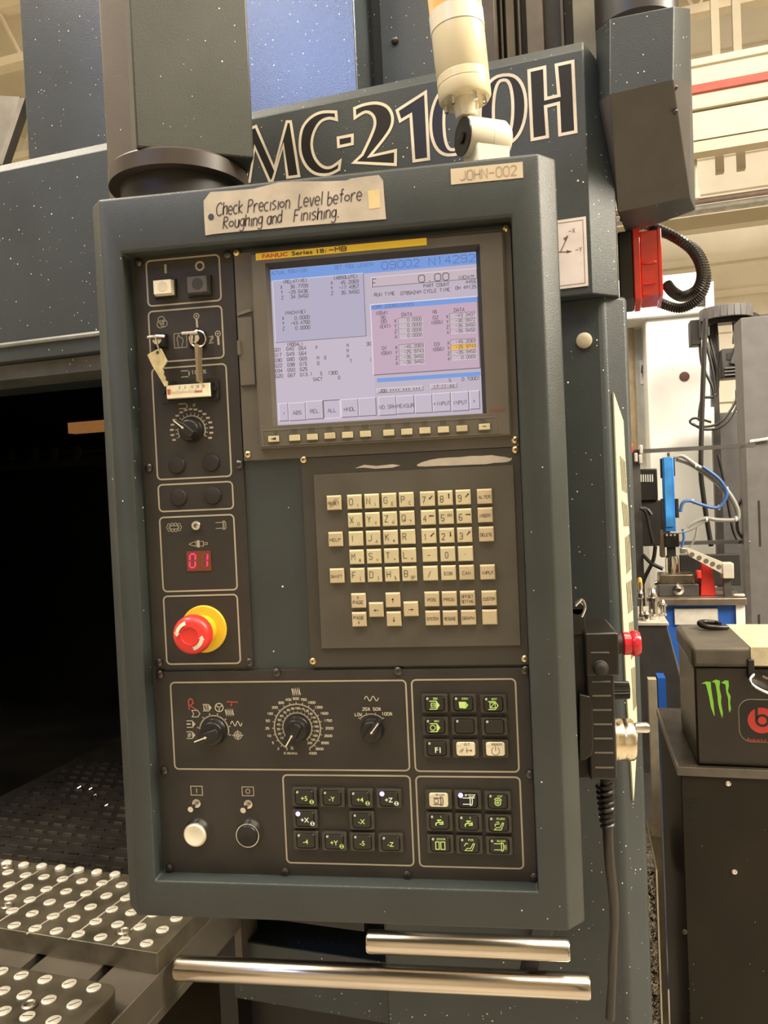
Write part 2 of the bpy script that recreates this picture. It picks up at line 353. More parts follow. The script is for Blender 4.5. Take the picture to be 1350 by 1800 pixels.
def pxt(mb, t, x0, yc, x1, h, lw=0.9, c=0.0003, mi=0, slant=0.0):   # stroke text from px x0 to px x1, centre y
    a0, b = q(x0, yc, c); a1, _ = q(x1, yc, c); k = P.sc((x0+x1)/2, yc, c); _, bc = q((x0+x1)/2, yc, c); mb.mat(mi)
    mb.text(t, a0, bc-h*k/2, h*k, a1-a0, lw*k, c, slant); mb.mat(0)
# icons on the switch plate
icfill(pr, 290.9, 472.6, [(-2, -7.5), (2, -7.5), (2, 7.5), (-2, 7.5)])
ic(pr, 351.1, 467.6, [circ(6.8, 20)], 3.2)
ic(pr, 284.8, 566.7, [circ(6, 14, -1, -4), circ(6, 14, 3, 2), circ(6, 14, -3, 3), circ(3, 10)], 1.0)
for kx, ky in ((345.6, 563), (383.3, 593.9)):
    ic(pr, kx, ky, [circ(4.5, 12, 0, -7), circ(1, 6, 0, -7)], 1.4); icfill(pr, kx, ky, [(-1.8, -2.5), (1.8, -2.5), (2.4, 12), (-1.2, 12)])
ic(pr, 317.2, 598.5, [[(-11, -12), (11, -12), (11, 12), (-11, 12), (-11, -12)], [(-4, 11), (-5, 3), (-6, -4), (-4, -7), (-3, -10), (-1, -6), (3, -4), (5, 0), (3, 6), (2, 11)]], 0.9)
ic(pr, 371.5, 597, [[(-4, -5), (2, -6), (-3, 2), (4, -3), (-2, 6), (4, 5)], [(4, -6), (-5, 7)]], 1.0)
ic(pr, 326, 657, [[(-8, -5), (4, -5), (6, -4), (6, 4), (4, 5), (-8, 5)], [(5, -5), (7, -3), (7, 3), (5, 5)]], 1.5)
pxt(pr, '100%', 336, 654, 362, 6, 1.2, slant=0.0015)
ic(pr, 322, 714, [[(-8, -4), (4, -4), (6, -3), (6, 3), (4, 4), (-8, 4)], [(5, -4), (7, -2), (7, 2), (5, 4)]], 1.5)
ic(pr, 341, 712, [circ(2, 8), [(-1, 3), (3, -3)]], 1.0)
kc = q(337, 756)
kk = P.sc(337, 756)
for i in range(17):
    t = math.radians(205-i*(230/16)); r0, r1 = (31, 38)
    cx, cy = kc[0]+kk*35*math.cos(t), kc[1]+kk*35*math.sin(t)
    pr.rect(cx-3.2*kk, cx+3.2*kk, cy-1.6*kk, cy+1.6*kk, 0.0003)
    pr.rib([(kc[0]+kk*24*math.cos(t), kc[1]+kk*24*math.sin(t)), (kc[0]+kk*29*math.cos(t), kc[1]+kk*29*math.sin(t))], 1.3*kk, 0.0003)
pr.ring(kc[0], kc[1], 23*kk, 25*kk, 0.0003, -25, 205, 30)
ic(pr, 306, 927, [[(x*1.0+5.6*0, y) for x, y in circ(2.4, 8, dx, dy)] for dx, dy in ((-9, -4), (-3, -5), (3, -5), (9, -4), (9, 4), (3, 5), (-3, 5), (-9, 4), (-11, 0), (11, 0))]+[[(-7, -2.5), (7, -2.5), (7, 2.5), (-7, 2.5), (-7, -2.5)]], 0.9)
ic(pr, 388, 923.5, [[(-9, -5), (4, -5)], [(-9, 5), (4, 5)], [(4, -7), (7, -7), (9, -4), (9, 4), (7, 7), (4, 7), (4, -7)], [(6, -6), (6, 6)]], 1.0)
ic(pr, 348.6, 956, [[(-16, 0), (-12, -2), (-4, -4), (-4, 4), (-12, 2), (-16, 0)], [(4, -4), (9, -4), (9, 4), (4, 4)], [(9, -1.5), (16, -1.5), (16, 1.5), (9, 1.5)]], 1.0)
icfill(pr, 348.6, 956, [(-2.5, -6), (2.5, -6), (2.5, 6), (-2.5, 6)])
part(pr, 'panel_print', PRINT, sw, smooth=False)
# icons on the lower plate (0 tan, 1 white, 2 red marker)
FLAG = [[(-7, -5.5), (3, -5.5), (8, 0), (3, 5.5), (-7, 5.5)]]
ic(pl2, 344.5, 1254.5, [[(-7, -5.5), (3, -5.5), (7, 0), (3, 5.5), (-7, 5.5), (-4, 0), (-7, -5.5)]], 1.2, mi=1)
for cx, cy in ((363.5, 1244), (335, 1272.8), (335, 1292.2)):
    ic(pl2, cx, cy, FLAG, 1.2, mi=1); icfill(pl2, cx, cy, [(3, -5), (8, 0), (3, 5)], mi=1)
ic(pl2, 362, 1244, [[(-4, -3.5), (2, -3.5), (2, 3.5), (-4, 3.5), (-4, -3.5)], [(-3, 2), (1, -2)]], 1.0, mi=1)
icfill(pl2, 333, 1272.8, [(-5, -1), (2, -1), (2, 1), (-5, 1)], mi=1)
ic(pl2, 333, 1292.2, [circ(2.6, 8), [(-3, 3), (3, -3)]], 1.0, mi=1)
ic(pl2, 385.2, 1243.7, [circ(7, 18), circ(1.2, 6), [(0, 0), (0, 7)], [(0, 0), (6, -3.5)], [(0, 0), (-6, -3.5)]], 1.5, mi=1)
def zig(w, h, n): return [(-w+2*w*i/n, h if i % 2 else -h) for i in range(n+1)]
ic(pl2, 403.3, 1252.4, [zig(7, 5, 9)], 2.0, mi=1)
ic(pl2, 520.4, 1216, [zig(7, 5.5, 9)], 2.0, mi=1)
SIN = [(x/2.0, -4*math.sin(x*0.33)) for x in range(-20, 21)]
ic(pl2, 415.4, 1271.9, [SIN], 1.3, mi=1); ic(pl2, 652.9, 1228, [[(x*1.25, y) for x, y in SIN]], 1.4, mi=1)
ic(pl2, 418.1, 1292.6, [circ(6.5, 16), circ(3.5, 12), [(-10, 0), (10, 0)], [(0, -9), (0, 8)]], 1.0, mi=1); icfill(pl2, 418.1, 1292.6, circ(2.2, 8), mi=1)
a_, b_ = q(376.5, 1284); k_ = P.sc(376, 1284)
pl2.ring(a_, b_, 24.2*k_, 26.4*k_, 0.0003, -18, 176, 28)
for t in (-15, 14, 42, 75, 103, 130, 170): pl2.rib([(a_+r*k_*math.cos(math.radians(t)), b_+r*k_*math.sin(math.radians(t))) for r in (25, 30)], 2.2*k_, 0.0003)
ic(pl2, 337.5, 1238.5, [[(-5, 9), (-6, -6), (-3, -10), (1, -8), (2, -2), (-4, 2)], [(-3, 2), (4, 7), (8, 9)]], 2.3, mi=2)
ic(pl2, 409.5, 1235.5, [[(-11, -2), (9, -1)], [(-2, 0), (-4, 6)]], 2.2, mi=2)
# feed dial
a_, b_ = q(522.7, 1279); k_ = P.sc(522, 1279)
pl2.ring(a_, b_, 39.4*k_, 41.6*k_, 0.0003, -62, 242, 44); pl2.ring(a_, b_, 24.6*k_, 26.4*k_, 0.0003, -52, 212, 36)
FT = ['0', '2', '5', '10', '25', '50', '100', '200', '300', '400', '500', '750', '1000', '1250', '1500', '1750', '2000', '2500', '3000', '3500', '4000']
for i, t in enumerate(FT):
    th = math.radians(242-304*i/20); ct, st = math.cos(th), math.sin(th)
    pl2.rib([(a_+r*k_*ct, b_+r*k_*st) for r in (41, 44.5)], 1.6*k_, 0.0003)
    w = len(t)*3.3*k_; pl2.mat(1).text(t, a_+(50+2.5*abs(ct)*len(t)*0.6)*k_*ct-w/2, b_+50*k_*st-1.8*k_, 3.6*k_, w, 0.9*k_, 0.0003, 0.0006).mat(0)
for i in range(20):
    th = math.radians(212-264*i/19); ct, st = math.cos(th), math.sin(th); t = str(i*10+10)
    pl2.rib([(a_+r*k_*ct, b_+r*k_*st) for r in (26, 28.6)], 1.4*k_, 0.0003)
    w = len(t)*2.6*k_; pl2.mat(1).text(t, a_+33.5*k_*ct-w/2, b_+33.5*k_*st-1.5*k_, 3.0*k_, w, 0.8*k_, 0.0003, 0.0006).mat(0)
pxt(pl2, '%', 511, 1315, 517, 5, 1.0, mi=1); pxt(pl2, 'MM/MIN', 505, 1324.5, 522, 3.6, 0.9, mi=1, slant=0.0006)
a_, b_ = q(653.5, 1283); k_ = P.sc(653, 1283)
pl2.ring(a_, b_, 27*k_, 28.8*k_, 0.0003, 42, 138, 18)
for t in (44, 75, 106, 136): pl2.rib([(a_+r*k_*math.cos(math.radians(t)), b_+r*k_*math.sin(math.radians(t))) for r in (26, 31)], 2*k_, 0.0003)
for t, x0, x1, y in (('LOW', 624, 636, 1256), ('25%', 637, 650, 1246.5), ('50%', 656, 669, 1246.5), ('100%', 671, 689, 1255)): pxt(pl2, t, x0, y, x1, 5, 1.1, mi=1, slant=0.001)
for cx, cy, r in ((345.6, 1389.8, 0), (435.7, 1391, 1)):
    ic(pl2, cx, cy, [[(-10, -7.5), (10, -7.5), (10, 7.5), (-10, 7.5), (-10, -7.5)]]+([circ(3.6, 14)] if r else [[(0, -4), (0, 4)]]), 1.5)
part(pl2, 'panel_print', [PRINT, WPRINT, REDMK], lp, smooth=False)
# ---- screws: brass cross-head and black button-head, meshes shared
def mscrew(matl, r):
    mb = MB(Fr((0, 0, 0), (1, 0, 0), (0, 0, 1), (0, -1, 0))); mb.lathe((0, 0, 0), [(r, 0), (r*0.95, r*0.35), (r*0.6, r*0.62), (r*0.34, r*0.68)], 14)
    mb.mat(1); mb.cyl(0, 0, r*0.34, r*0.66, r*0.70, 6); return mb
sbr = mscrew(BRASS, 0.0036).obj('screw', [BRASS, INK]); sbk = mscrew(STEELD, 0.0046).obj('screw', [STEELD, BLACK])
def place_screw(src, px, py, par, c=0.0):
    a, b = q(px, py, c); inst(src, 'screw', (a, -c, b), par)
for x, y in ((244.3, 461.9), (400.6, 447.6), (262, 822.5), (420.6, 816.8), (279.9, 1164.3), (438.4, 1163.8)): place_screw(sbk, x, y, sw)
for x, y in ((281.5, 1185), (486.3, 1182), (699.6, 1179.3), (923.7, 1178), (289, 1354), (932, 1361), (298.4, 1525), (502, 1532), (716.3, 1537), (939.4, 1540.8)): place_screw(sbk, x, y, lp)
# ---- square push buttons
def sqbutton(name, cx, cy, w, h, H, matl, dish):
    a, b = q(cx, cy, H); k = P.sc(cx, cy, H); w *= k; h *= k
    mb = MB(); mb.box(a-w/2-0.002, a+w/2+0.002, b-h/2-0.002, b+h/2+0.002, 0, 0.003, 0.0006); mb.mat(1)
    mb.box(a-w/2, a+w/2, b-h/2, b+h/2, 0.003, H, 0.0008); mb.mat(2); mb.cyl(a+0.0005, b+0.0005, h*0.33, H, H+0.0003, 20)
    return part(mb, name, [BLACKM, matl, dish], sw)
sqbutton('push_button', 285, 504, 33, 25, 0.010, WHITE, mat('button_dish_white', (0.62, 0.56, 0.42), 0.4))
sqbutton('push_button', 346, 499.5, 36, 29, 0.010, mat('grey_button', (0.07, 0.062, 0.055), 0.4, vary=0.2), mat('button_dish_black', (0.022, 0.02, 0.018), 0.45))
# ---- key switches
def lock(cx, cy, s):
    a, b = q(cx, cy, 0.006); mb = MB(); mb.box(a-s, a+s, b-s, b+s, 0, 0.008, 0.001); mb.mat(1)
    mb.cyl(a, b, s*0.72, 0.008, 0.0125, 24, s*0.66); mb.mat(0); mb.rect(a-0.0006, a+0.0006, b-s*0.4, b+s*0.4, 0.0127)
    part(mb, 'key_switch', [BLACK, CHROME], sw); return a, b
k1 = lock(280.2, 599, 0.0075); k2 = lock(345, 596, 0.0085)
# ---- load meter
a0, a1, b0, b1 = rc([(280, 672), (383, 664), (386, 702), (283, 709)], 0.003)
mb = MB(); mb.prism(rrect(a0, a1, b0, b1, 0.003), 0, 0.003)
fa0, fa1, fb0, fb1 = rc([(292, 677), (369, 673), (370, 696), (294, 702)], 0.010)
mb.box(fa0-0.001, fa1+0.001, fb0-0.001, fb1+0.001, 0.003, 0.009); mb.mat(1); mb.box(fa0, fa1, fb0, fb1, 0.009, 0.0112, 0.0006); mb.mat(2)
W_ = fa1-fa0; H_ = fb1-fb0
for i in range(26): mb.rect(fa0+W_*(0.12+0.7*i/25)-0.00015, fa0+W_*(0.12+0.7*i/25)+0.00015, fb0+H_*0.32, fb0+H_*(0.62 if i % 5 == 0 else 0.5), 0.0114)
for i, t in enumerate(('0', '5', '10', '15', '20')): mb.text(t, fa0+W_*(0.3+0.13*i), fb0+H_*0.66, H_*0.18, 0.0016*len(t), 0.0003, 0.0114)
mb.mat(3); mb.rect(fa0+W_*0.66, fa0+W_*0.83, fb0+H_*0.34, fb0+H_*0.46, 0.0115); mb.rect(fa0+W_*0.03, fa0+W_*0.1, fb0+H_*0.3, fb0+H_*0.7, 0.0114)
mb.mat(0)
for aa in (a0+0.0045, a1-0.0045): mb.cyl(aa, (b0+b1)/2, 0.0022, 0.003, 0.0055, 12)
part(mb, 'load_meter', [BLACK, mat('meter_face', (0.86, 0.78, 0.56), 0.35), INK, mat('meter_red', (0.5, 0.12, 0.10), 0.5)], sw)
# ---- blind plugs
for x, y in ((310, 817.6), (370.4, 813.6), (313.3, 874.7), (373.3, 871.4)):
    a, b = q(x, y, 0.002); part(MB().lathe((a, b, 0), [(0.0095, 0), (0.0094, 0.0012), (0.0084, 0.0028), (0.005, 0.0034)], 28), 'hole_plug', mat('plug_black', (0.016, 0.0135, 0.011), 0.55, vary=0.08), sw)
a, b = q(343.7, 924, 0.003); mb = MB(); mb.lathe((a, b, 0), [(0.0054, 0), (0.0054, 0.002), (0.0046, 0.003)], 20); mb.mat(1); mb.ring(a, b, 0.0012, 0.0022, 0.0032, 0, 300, 14); mb.cyl(a, b, 0.0009, 0.003, 0.0034, 10)
part(mb, 'cam_lock', [CHROME, INK], sw)
# ---- tool number display
a0, a1, b0, b1 = rc([(328.5, 969), (371, 968), (371.5, 1003), (329, 1004)])
mb = MB(); mb.box(a0, a1, b0, b1, 0, 0.0008); w = (a1-a0)/2
def seg7(mb, x, y, w, h, on):
    S = {'a': ((0, 1), (1, 1)), 'b': ((1, 1), (1, .5)), 'c': ((1, .5), (1, 0)), 'd': ((0, 0), (1, 0)), 'e': ((0, .5), (0, 0)), 'f': ((0, 1), (0, .5)), 'g': ((0, .5), (1, .5))}
    for k, ((x0, y0), (x1, y1)) in S.items():
        mb.mat(1 if k in on else 2)
        p0, p1 = Vector((x+x0*w+y0*h*0.08, y+y0*h)), Vector((x+x1*w+y1*h*0.08, y+y1*h)); d = (p1-p0).normalized()*0.0008
        if k in on or k != 'g' or True: mb.rib([p0+d, p1-d], 0.0018 if k in on else 0.0011, 0.0010)
seg7(mb, a0+w*0.22, b0+0.004, w*0.45, b1-b0-0.007, 'abcdef'); seg7(mb, a0+w*1.22, b0+0.004, w*0.45, b1-b0-0.007, 'bc')
part(mb, 'digital_display', [mat('display_window', (0.09, 0.035, 0.012), 0.25, emit=(0.35, 0.02, 0.01), estr=0.35), mat('lit_segment_red', (0.8, 0.02, 0.1), 0.4, emit=(1.0, 0.03, 0.16), estr=1.1), mat('dull_segment', (0.16, 0.09, 0.035), 0.5)], sw, smooth=False)
# ---- emergency stop
a, b = q(356.5, 1106.5, 0.004); ES = bpy.data.objects.new('emergency_stop', None); COL.objects.link(ES); ES.parent = PEND; ES.matrix_parent_inverse = parent_inv(PEND); ES.location = (a, 0, b)
mb = MB(); mb.lathe((a, b, 0), [(0.0255, 0), (0.0255, 0.002), (0.0245, 0.003), (0.0152, 0.0032), (0.0152, 0.020), (0.0145, 0.021)], 48); mb.obj('collar', mat('yellow_collar', (0.80, 0.53, 0.03), 0.42, vary=0.05), ES)
mb = MB(); mb.lathe((a, b, 0), [(0.012, 0.021), (0.0155, 0.022), (0.0195, 0.025), (0.0205, 0.030), (0.0200, 0.035), (0.0175, 0.039), (0.0135, 0.0405), (0.009, 0.0408), (0.0085, 0.0398), (0.003, 0.0394)], 48); mb.mat(1)
for t0 in (105, 285):
    pts = [(r, t) for t in range(0, 61, 6) for r in (0.0118, 0.0156)]
    mb.add([(a+r*math.cos(math.radians(t0+t)), b+r*math.sin(math.radians(t0+t)), 0.0415 if r < 0.013 else 0.0403) for r, t in pts], [(2*i, 2*i+1, 2*i+3, 2*i+2) for i in range(10)])
    t = math.radians(t0+60); ang = lambda r, d: (a+r*math.cos(t+d), b+r*math.sin(t+d), 0.0412)
    mb.add([ang(0.0105, 0), ang(0.0168, 0), ang(0.0138, 0.3)], [(0, 1, 2)])
mb.obj('mushroom_head', [RED, WHITE], ES)
# ---- rotary selector knobs
def knob(px, py, r, bar, ang, pc, name='rotary_knob'):
    a, b = q(px, py, pc); mb = MB(); n = 40
    mb.lathe((a, b, 0), [(r*1.05, 0), (r*1.05, 0.002), (r*0.98, 0.003), (r*0.9, 0.010), (r*0.80, 0.011)], n)
    t = math.radians(ang); ux, uy = math.cos(t), math.sin(t); vx, vy = -uy, ux
    def pt(u, v): return (a+ux*u+vx*v, b+uy*u+vy*v)
    L, w = bar*r, r*0.42
    base = [pt(L, -w*0.45), pt(L, w*0.45), pt(r*0.4, w*1.15), pt(-r*0.85, w), pt(-r*0.95, 0), pt(-r*0.85, -w), pt(r*0.4, -w*1.15)]
    top = [pt(L*0.94, -w*0.28), pt(L*0.94, w*0.28), pt(r*0.38, w*0.8), pt(-r*0.75, w*0.7), pt(-r*0.82, 0), pt(-r*0.75, -w*0.7), pt(r*0.38, -w*0.8)]
    mb.prism(base, 0.004, 0.019, top); mb.mat(1)
    mb.rib([pt(L*0.92, 0), pt(r*0.15, 0)], r*0.10, 0.0193); mb.poly([pt(r*0.3, -w*0.3), pt(r*0.1, 0), pt(r*0.3, w*0.3)], 0.0194)
    return part(mb, name, [BLACK, WHITE], PEND, bev=0.0006)
knob(337, 757, 0.0122, 1.35, 140, 0.0)
knob(377, 1285, 0.0138, 1.3, 200, 0.0)
knob(523, 1280, 0.0128, 1.35, 238, 0.0)
knob(655, 1282, 0.0120, 1.35, 52, 0.0)
# ---- illuminated buttons
def ilbtn(cx, cy, w, h, cap, legends, led):
    C_ = 0.005; a, b = q(cx, cy, C_*0.6); k = P.sc(cx, cy)
    w *= k; h *= k; B = bpy.data.objects.new('illuminated_button', None); COL.objects.link(B); B.parent = PEND; B.matrix_parent_inverse = parent_inv(PEND); B.location = (a, 0, b)
    mb = MB(); o = rrect(a-w/2, a+w/2, b-h/2, b+h/2, 0.0016, 3); t = rrect(a-w/2+0.0005, a+w/2-0.0005, b-h/2+0.0005, b+h/2-0.0005, 0.0014, 3); i_ = rrect(a-w*0.37, a+w*0.37, b-h*0.41, b+h*0.41, 0.003, 3); n = len(o)
    mb.add([(x, y, 0) for x, y in o]+[(x, y, 0.0032) for x, y in o]+[(x, y, 0.0040) for x, y in t]+[(x, y, 0.0040) for x, y in i_]+[(x, y, 0.0012) for x, y in i_],
           [(r*n+j, r*n+(j+1) % n, (r+1)*n+(j+1) % n, (r+1)*n+j) for r in range(4) for j in range(n)])
    for s_ in (-1, 1): mb.box(a+s_*w*0.44-0.0006, a+s_*w*0.44+0.0006, b-0.004, b+0.004, 0.004, 0.0044)
    mb.obj('bezel', CLEARK, B)
    mb = MB(); ci = rrect(a-w*0.355, a+w*0.355, b-h*0.385, b+h*0.385, 0.0026, 3); cj = rrect(a-w*0.33, a+w*0.33, b-h*0.35, b+h*0.35, 0.0022, 3)
    mb.prism(ci, 0.0008, 0.0036, ci); mb.prism(ci, 0.0036, C_, cj)
    lit = {'k': GLOWG, 'w': GLOWW, 'c': INK, 'b': GLOWW}[cap]; capm = {'k': CAPK, 'w': CAPK, 'c': mat('cap_cream', (0.72, 0.64, 0.44), 0.35, emit=(0.8, 0.7, 0.45), estr=0.05), 'b': mat('cap_jet', (0.006, 0.006, 0.007), 0.25)}[cap]
    mb.mat(1)
    for L in legends:
        if L[0] == 'T': mb.btext(L[1], a+L[2]*k, b-L[3]*k-L[4]*k*0.36, L[4]*k*0.72, C_+0.0003, align='CENTER', off=0.012)
        elif L[0] == 'F': mb.poly([(a+x*k, b-y*k) for x, y in L[1]], C_+0.0003)
        else:
            for l in L[1]: mb.rib([(a+x*k, b-y*k) for x, y in l], L[2]*k, C_+0.0003, l[0] == l[-1] and len(l) > 2)
    mb.mat(2); mb.cyl(a-w*0.26, b+h*0.29, 0.0013 if led != 'b' else 0.0026, C_, C_+0.0005, 12)
    mb.obj('cap', [capm, lit, {'o': LEDD, 'b': GLOWB, 'c': mat('led_cream', (0.85, 0.8, 0.65), 0.3)}[led]], B)
FLG = ('L', [[(-9, -7), (3, -7), (8, 0), (3, 7), (-9, 7)]], 1.6); TIP = ('F', [(2.5, -6.5), (8, 0), (2.5, 6.5)])
def sh(L, dx, dy):
    if L[0] == 'F': return ('F', [(x+dx, y+dy) for x, y in L[1]])
    return ('L', [[(x+dx, y+dy) for x, y in l] for l in L[1]], L[2])
HX = [(764.2, 1236.5), (814.5, 1236.5), (867.3, 1237.2), (765.1, 1276), (816.7, 1276), (869.1, 1276.9), (767.8, 1315.1), (818.8, 1316), (870.9, 1316)]
HL = [('k', [('T', 'SBK', 2, -9.5, 5), sh(FLG, 0, 2), sh(TIP, 0, 2), ('L', [[(-6, -1.5), (-6, 5.5), (1, 5.5), (1, -1.5), (-6, -1.5)], [(-7, 2), (0, 2)]], 1.3)], 'o'),
      ('k', [('T', 'DRN', 3, -9.5, 5), ('F', [(-8, -4), (4, -4), (9, 2), (4, 8), (-7, 7)]), sh(TIP, 1, 2)], 'o'),
      ('k', [('T', 'BDT', 2, -9.5, 5), sh(FLG, 0, 2), ('L', [[(-6, -3), (3, -3), (3, 6), (-6, 6), (-6, -3)], [(-6, 6), (3, -3)]], 1.3)], 'o'),
      ('k', [('T', 'M01', 3, -9.5, 5), sh(FLG, 0, 2), sh(TIP, 0, 2), ('L', [circ(4.3, 14, -4, 2)], 1.5)], 'o'),
      ('k', [], 'o'), ('k', [], 'o'), ('w', [('T', 'F1', 2, 2, 13)], 'o'),
      ('c', [('T', 'O.T.', 3, -9, 6), ('L', [[(-11, 5), (-6, -1)], [(-8, 5), (-3, -1)], [(0, 2), (10, 2)], [(2, -3), (2, 7)], [(8, 0), (11, 2), (8, 4)]], 0.8)], 'c'),
      ('c', [('T', 'READY', 3, -9, 6), ('L', [circ(7, 18, 0, 3, 120-180, 420-180)[:], [(0, -6), (0, 3)]], 0.9)], 'c')]
for (x, y), (cp, lg, ld) in zip(HX, HL): ilbtn(x, y, 47, 32.5, cp, lg, ld)
ROT = [('L', [circ(3.4, 12, 13, 7)], 1.0), ('F', [(13, 7), (16, 5), (16, 9)]), ('F', [(13, 7), (10, 5), (10, 9)])]
IX = [(535.4, 1400.9, '+5', 1, 'o'), (584, 1402, '-Y', 0, 'o'), (633.5, 1403.3, '+4', 1, 'o'), (684, 1403.7, '+Z', 1, 'b'), (536.7, 1438.9, '+X', 1, 'b'), (636.3, 1441.7, '-X', 0, 'o'),
      (538, 1476.9, '-4', 0, 'o'), (588, 1478.7, '+Y', 1, 'o'), (637.2, 1479.6, '-5', 0, 'o'), (687.2, 1481.5, '-Z', 0, 'o')]
for x, y, t, r, ld in IX: ilbtn(x, y, 44.5, 32.5, 'w' if ld == 'b' else 'k', [('T', t, 0, 1, 11)]+(ROT if r else []), ld)
TAP = ('L', [[(-6, 6), (-6, 2), (-3, 0), (4, 0), (6, -1), (6, 3), (0, 3)], [(-1, 0), (-1, -4)], [(-4, -4), (4, -4)]], 2.0)
CHIP = ('L', [[(-8, 8), (-4, 4), (2, 4), (7, -5), (9, -4), (4, 8), (-8, 8)]], 1.3)
SPN = ('L', [[(-9, -5), (4, -5)], [(-9, 6), (4, 6)], [(4, -7), (7, -6), (8, 0), (7, 7), (4, 8), (4, -7)]], 1.4)
JX = [(771.1, 1405.4), (822.6, 1406.2), (875, 1407.6), (772.5, 1444), (823.9, 1445.7), (876.4, 1447.4), (774.2, 1483.2), (825.3, 1484.6), (877.6, 1486.3)]
JL = [('c', [('T', 'SP CW', 3, -10, 5), sh(SPN, 0, 1), ('L', [circ(4, 12, -4, 1)], 1.0)], 'c'), ('b', [('T', 'SP STOP', 4, -10, 5), SPN, ('L', [circ(1.5, 8, 10, -6)], 1.0)], 'b'),
      ('k', [('T', 'CW', 4, -9.5, 5), ('L', [circ(5, 14, 0, 2), circ(1.6, 8, 0, 2), [(-6, -3), (-3, -6), (3, -6), (7, -2)]], 1.7)], 'o'),
      ('k', [('T', '1', 3, -10, 5), TAP], 'o'), ('k', [('T', '2', 3, -10, 5), TAP], 'o'), ('k', [('T', 'FLUSH', 4, -10, 5), sh(CHIP, 0, 2), ('L', [[(-6, 4), (-6, 0), (2, -1)], [(-4, -4), (1, -4)]], 1.5)], 'o'),
      ('k', [('T', 'DOOR', 2, -10, 5), ('L', [[(-8, -5), (-2, -5), (-2, 8), (-8, 8), (-8, -5)], [(1, -5), (8, -5), (8, 8), (1, 8), (1, -5)]], 1.5)], 'o'),
      ('k', [('T', 'FOR', 3, -10, 5), sh(CHIP, 0, 1), ('L', [[(-9, 1), (-6, -4), (-2, -3)]], 1.4)], 'o'), ('k', [('T', 'BLOW', 4, -10, 5), SPN, ('L', [[(9, -2), (13, -2)], [(9, 1), (13, 1)], [(9, 4), (13, 4)]], 1.2)], 'o')]
for (x, y), (cp, lg, ld) in zip(JX, JL): ilbtn(x, y, 47.5, 33, cp, lg, ld)
# ---- round push buttons and toggle switches
for x, y, mt in ((343.8, 1466.6, WHITE), (435.7, 1468, mat('jet_button', (0.008, 0.007, 0.006), 0.3))):
    a, b = q(x, y, 0.008); B = bpy.data.objects.new('round_push_button', None); COL.objects.link(B); B.parent = PEND; B.matrix_parent_inverse = parent_inv(PEND); B.location = (a, 0, b)
    MB().lathe((a, b, 0), [(0.0145, 0), (0.0145, 0.002), (0.0135, 0.004), (0.0132, 0.0085), (0.0128, 0.0095), (0.0118, 0.0095), (0.0118, 0.006)], 40).obj('chrome_ring', CHROME, B)
    MB().lathe((a, b, 0), [(0.0116, 0.003), (0.0116, 0.0105), (0.0108, 0.0115), (0.008, 0.0112), (0.005, 0.0104), (0.002, 0.0102)], 36).obj('button_cap', mt, B)
for x, y in ((346.5, 1411), (437.3, 1412.5)):
    a, b = q(x, y, 0); mb = MB(); mb.lathe((a, b, 0), [(0.0048, 0), (0.0048, 0.002), (0.0030, 0.0022), (0.0030, 0.006)], 16)
    p0 = (a, b, 0.006); p1 = (a-0.0006, b-0.0002, 0.011); p2 = (a-0.0009, b-0.0006, 0.0165); mb.tube([p0, p1, p2], [0.0017, 0.0022, 0.0031], 12)
    part(mb, 'toggle_switch', CHROME)
# ================================================================ display unit
DU = bpy.data.objects.new('display_unit', None); COL.objects.link(DU); DU.parent = PEND; DU.matrix_parent_inverse = parent_inv(PEND)
da0, da1, db0, db1 = rc([(410, 448), (896, 398), (915, 784), (430, 812)]); DU.location = ((da0+da1)/2, 0, db0)
ZB, ZS = 0.008, 0.002
ba0, ba1, bb0, bb1 = rc([(441, 446), (885, 403), (900, 764), (454, 790)], ZB)
sa0, sa1, sb0, sb1 = rc([(473.6, 475), (837, 442), (848, 727), (489.6, 747)], ZS)
ha0, ha1, hb0, hb1 = sa0-0.0035, sa1+0.004, sb0-0.001, sb1+0.0055      # opening in the bezel
mb = MB(); mb.box(da0, da1, db0, db1, FL, 0.0012, 0.0005)
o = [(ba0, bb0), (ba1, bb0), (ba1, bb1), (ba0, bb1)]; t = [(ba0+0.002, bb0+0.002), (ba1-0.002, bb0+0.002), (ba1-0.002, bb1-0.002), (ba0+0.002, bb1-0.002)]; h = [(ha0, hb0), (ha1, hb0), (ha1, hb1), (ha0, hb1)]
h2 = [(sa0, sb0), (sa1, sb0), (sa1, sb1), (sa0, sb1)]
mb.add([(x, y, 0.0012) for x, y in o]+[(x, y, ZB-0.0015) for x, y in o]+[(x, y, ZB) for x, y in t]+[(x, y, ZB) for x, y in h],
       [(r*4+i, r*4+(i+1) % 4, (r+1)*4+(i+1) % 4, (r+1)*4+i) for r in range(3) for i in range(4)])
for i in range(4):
    j = (i+1) % 4; mb.mat(1 if i in (1, 2) else 0); mb.add([(*h[i], ZB), (*h[j], ZB), (*h2[j], ZS), (*h2[i], ZS)], [(0, 1, 2, 3)])  # right and top walls coloured dark to stand for their shade
mb.obj('bezel', [GREYPL, mat('screen_wall_shaded', (0.02, 0.018, 0.016), 0.55)], DU, smooth=False)
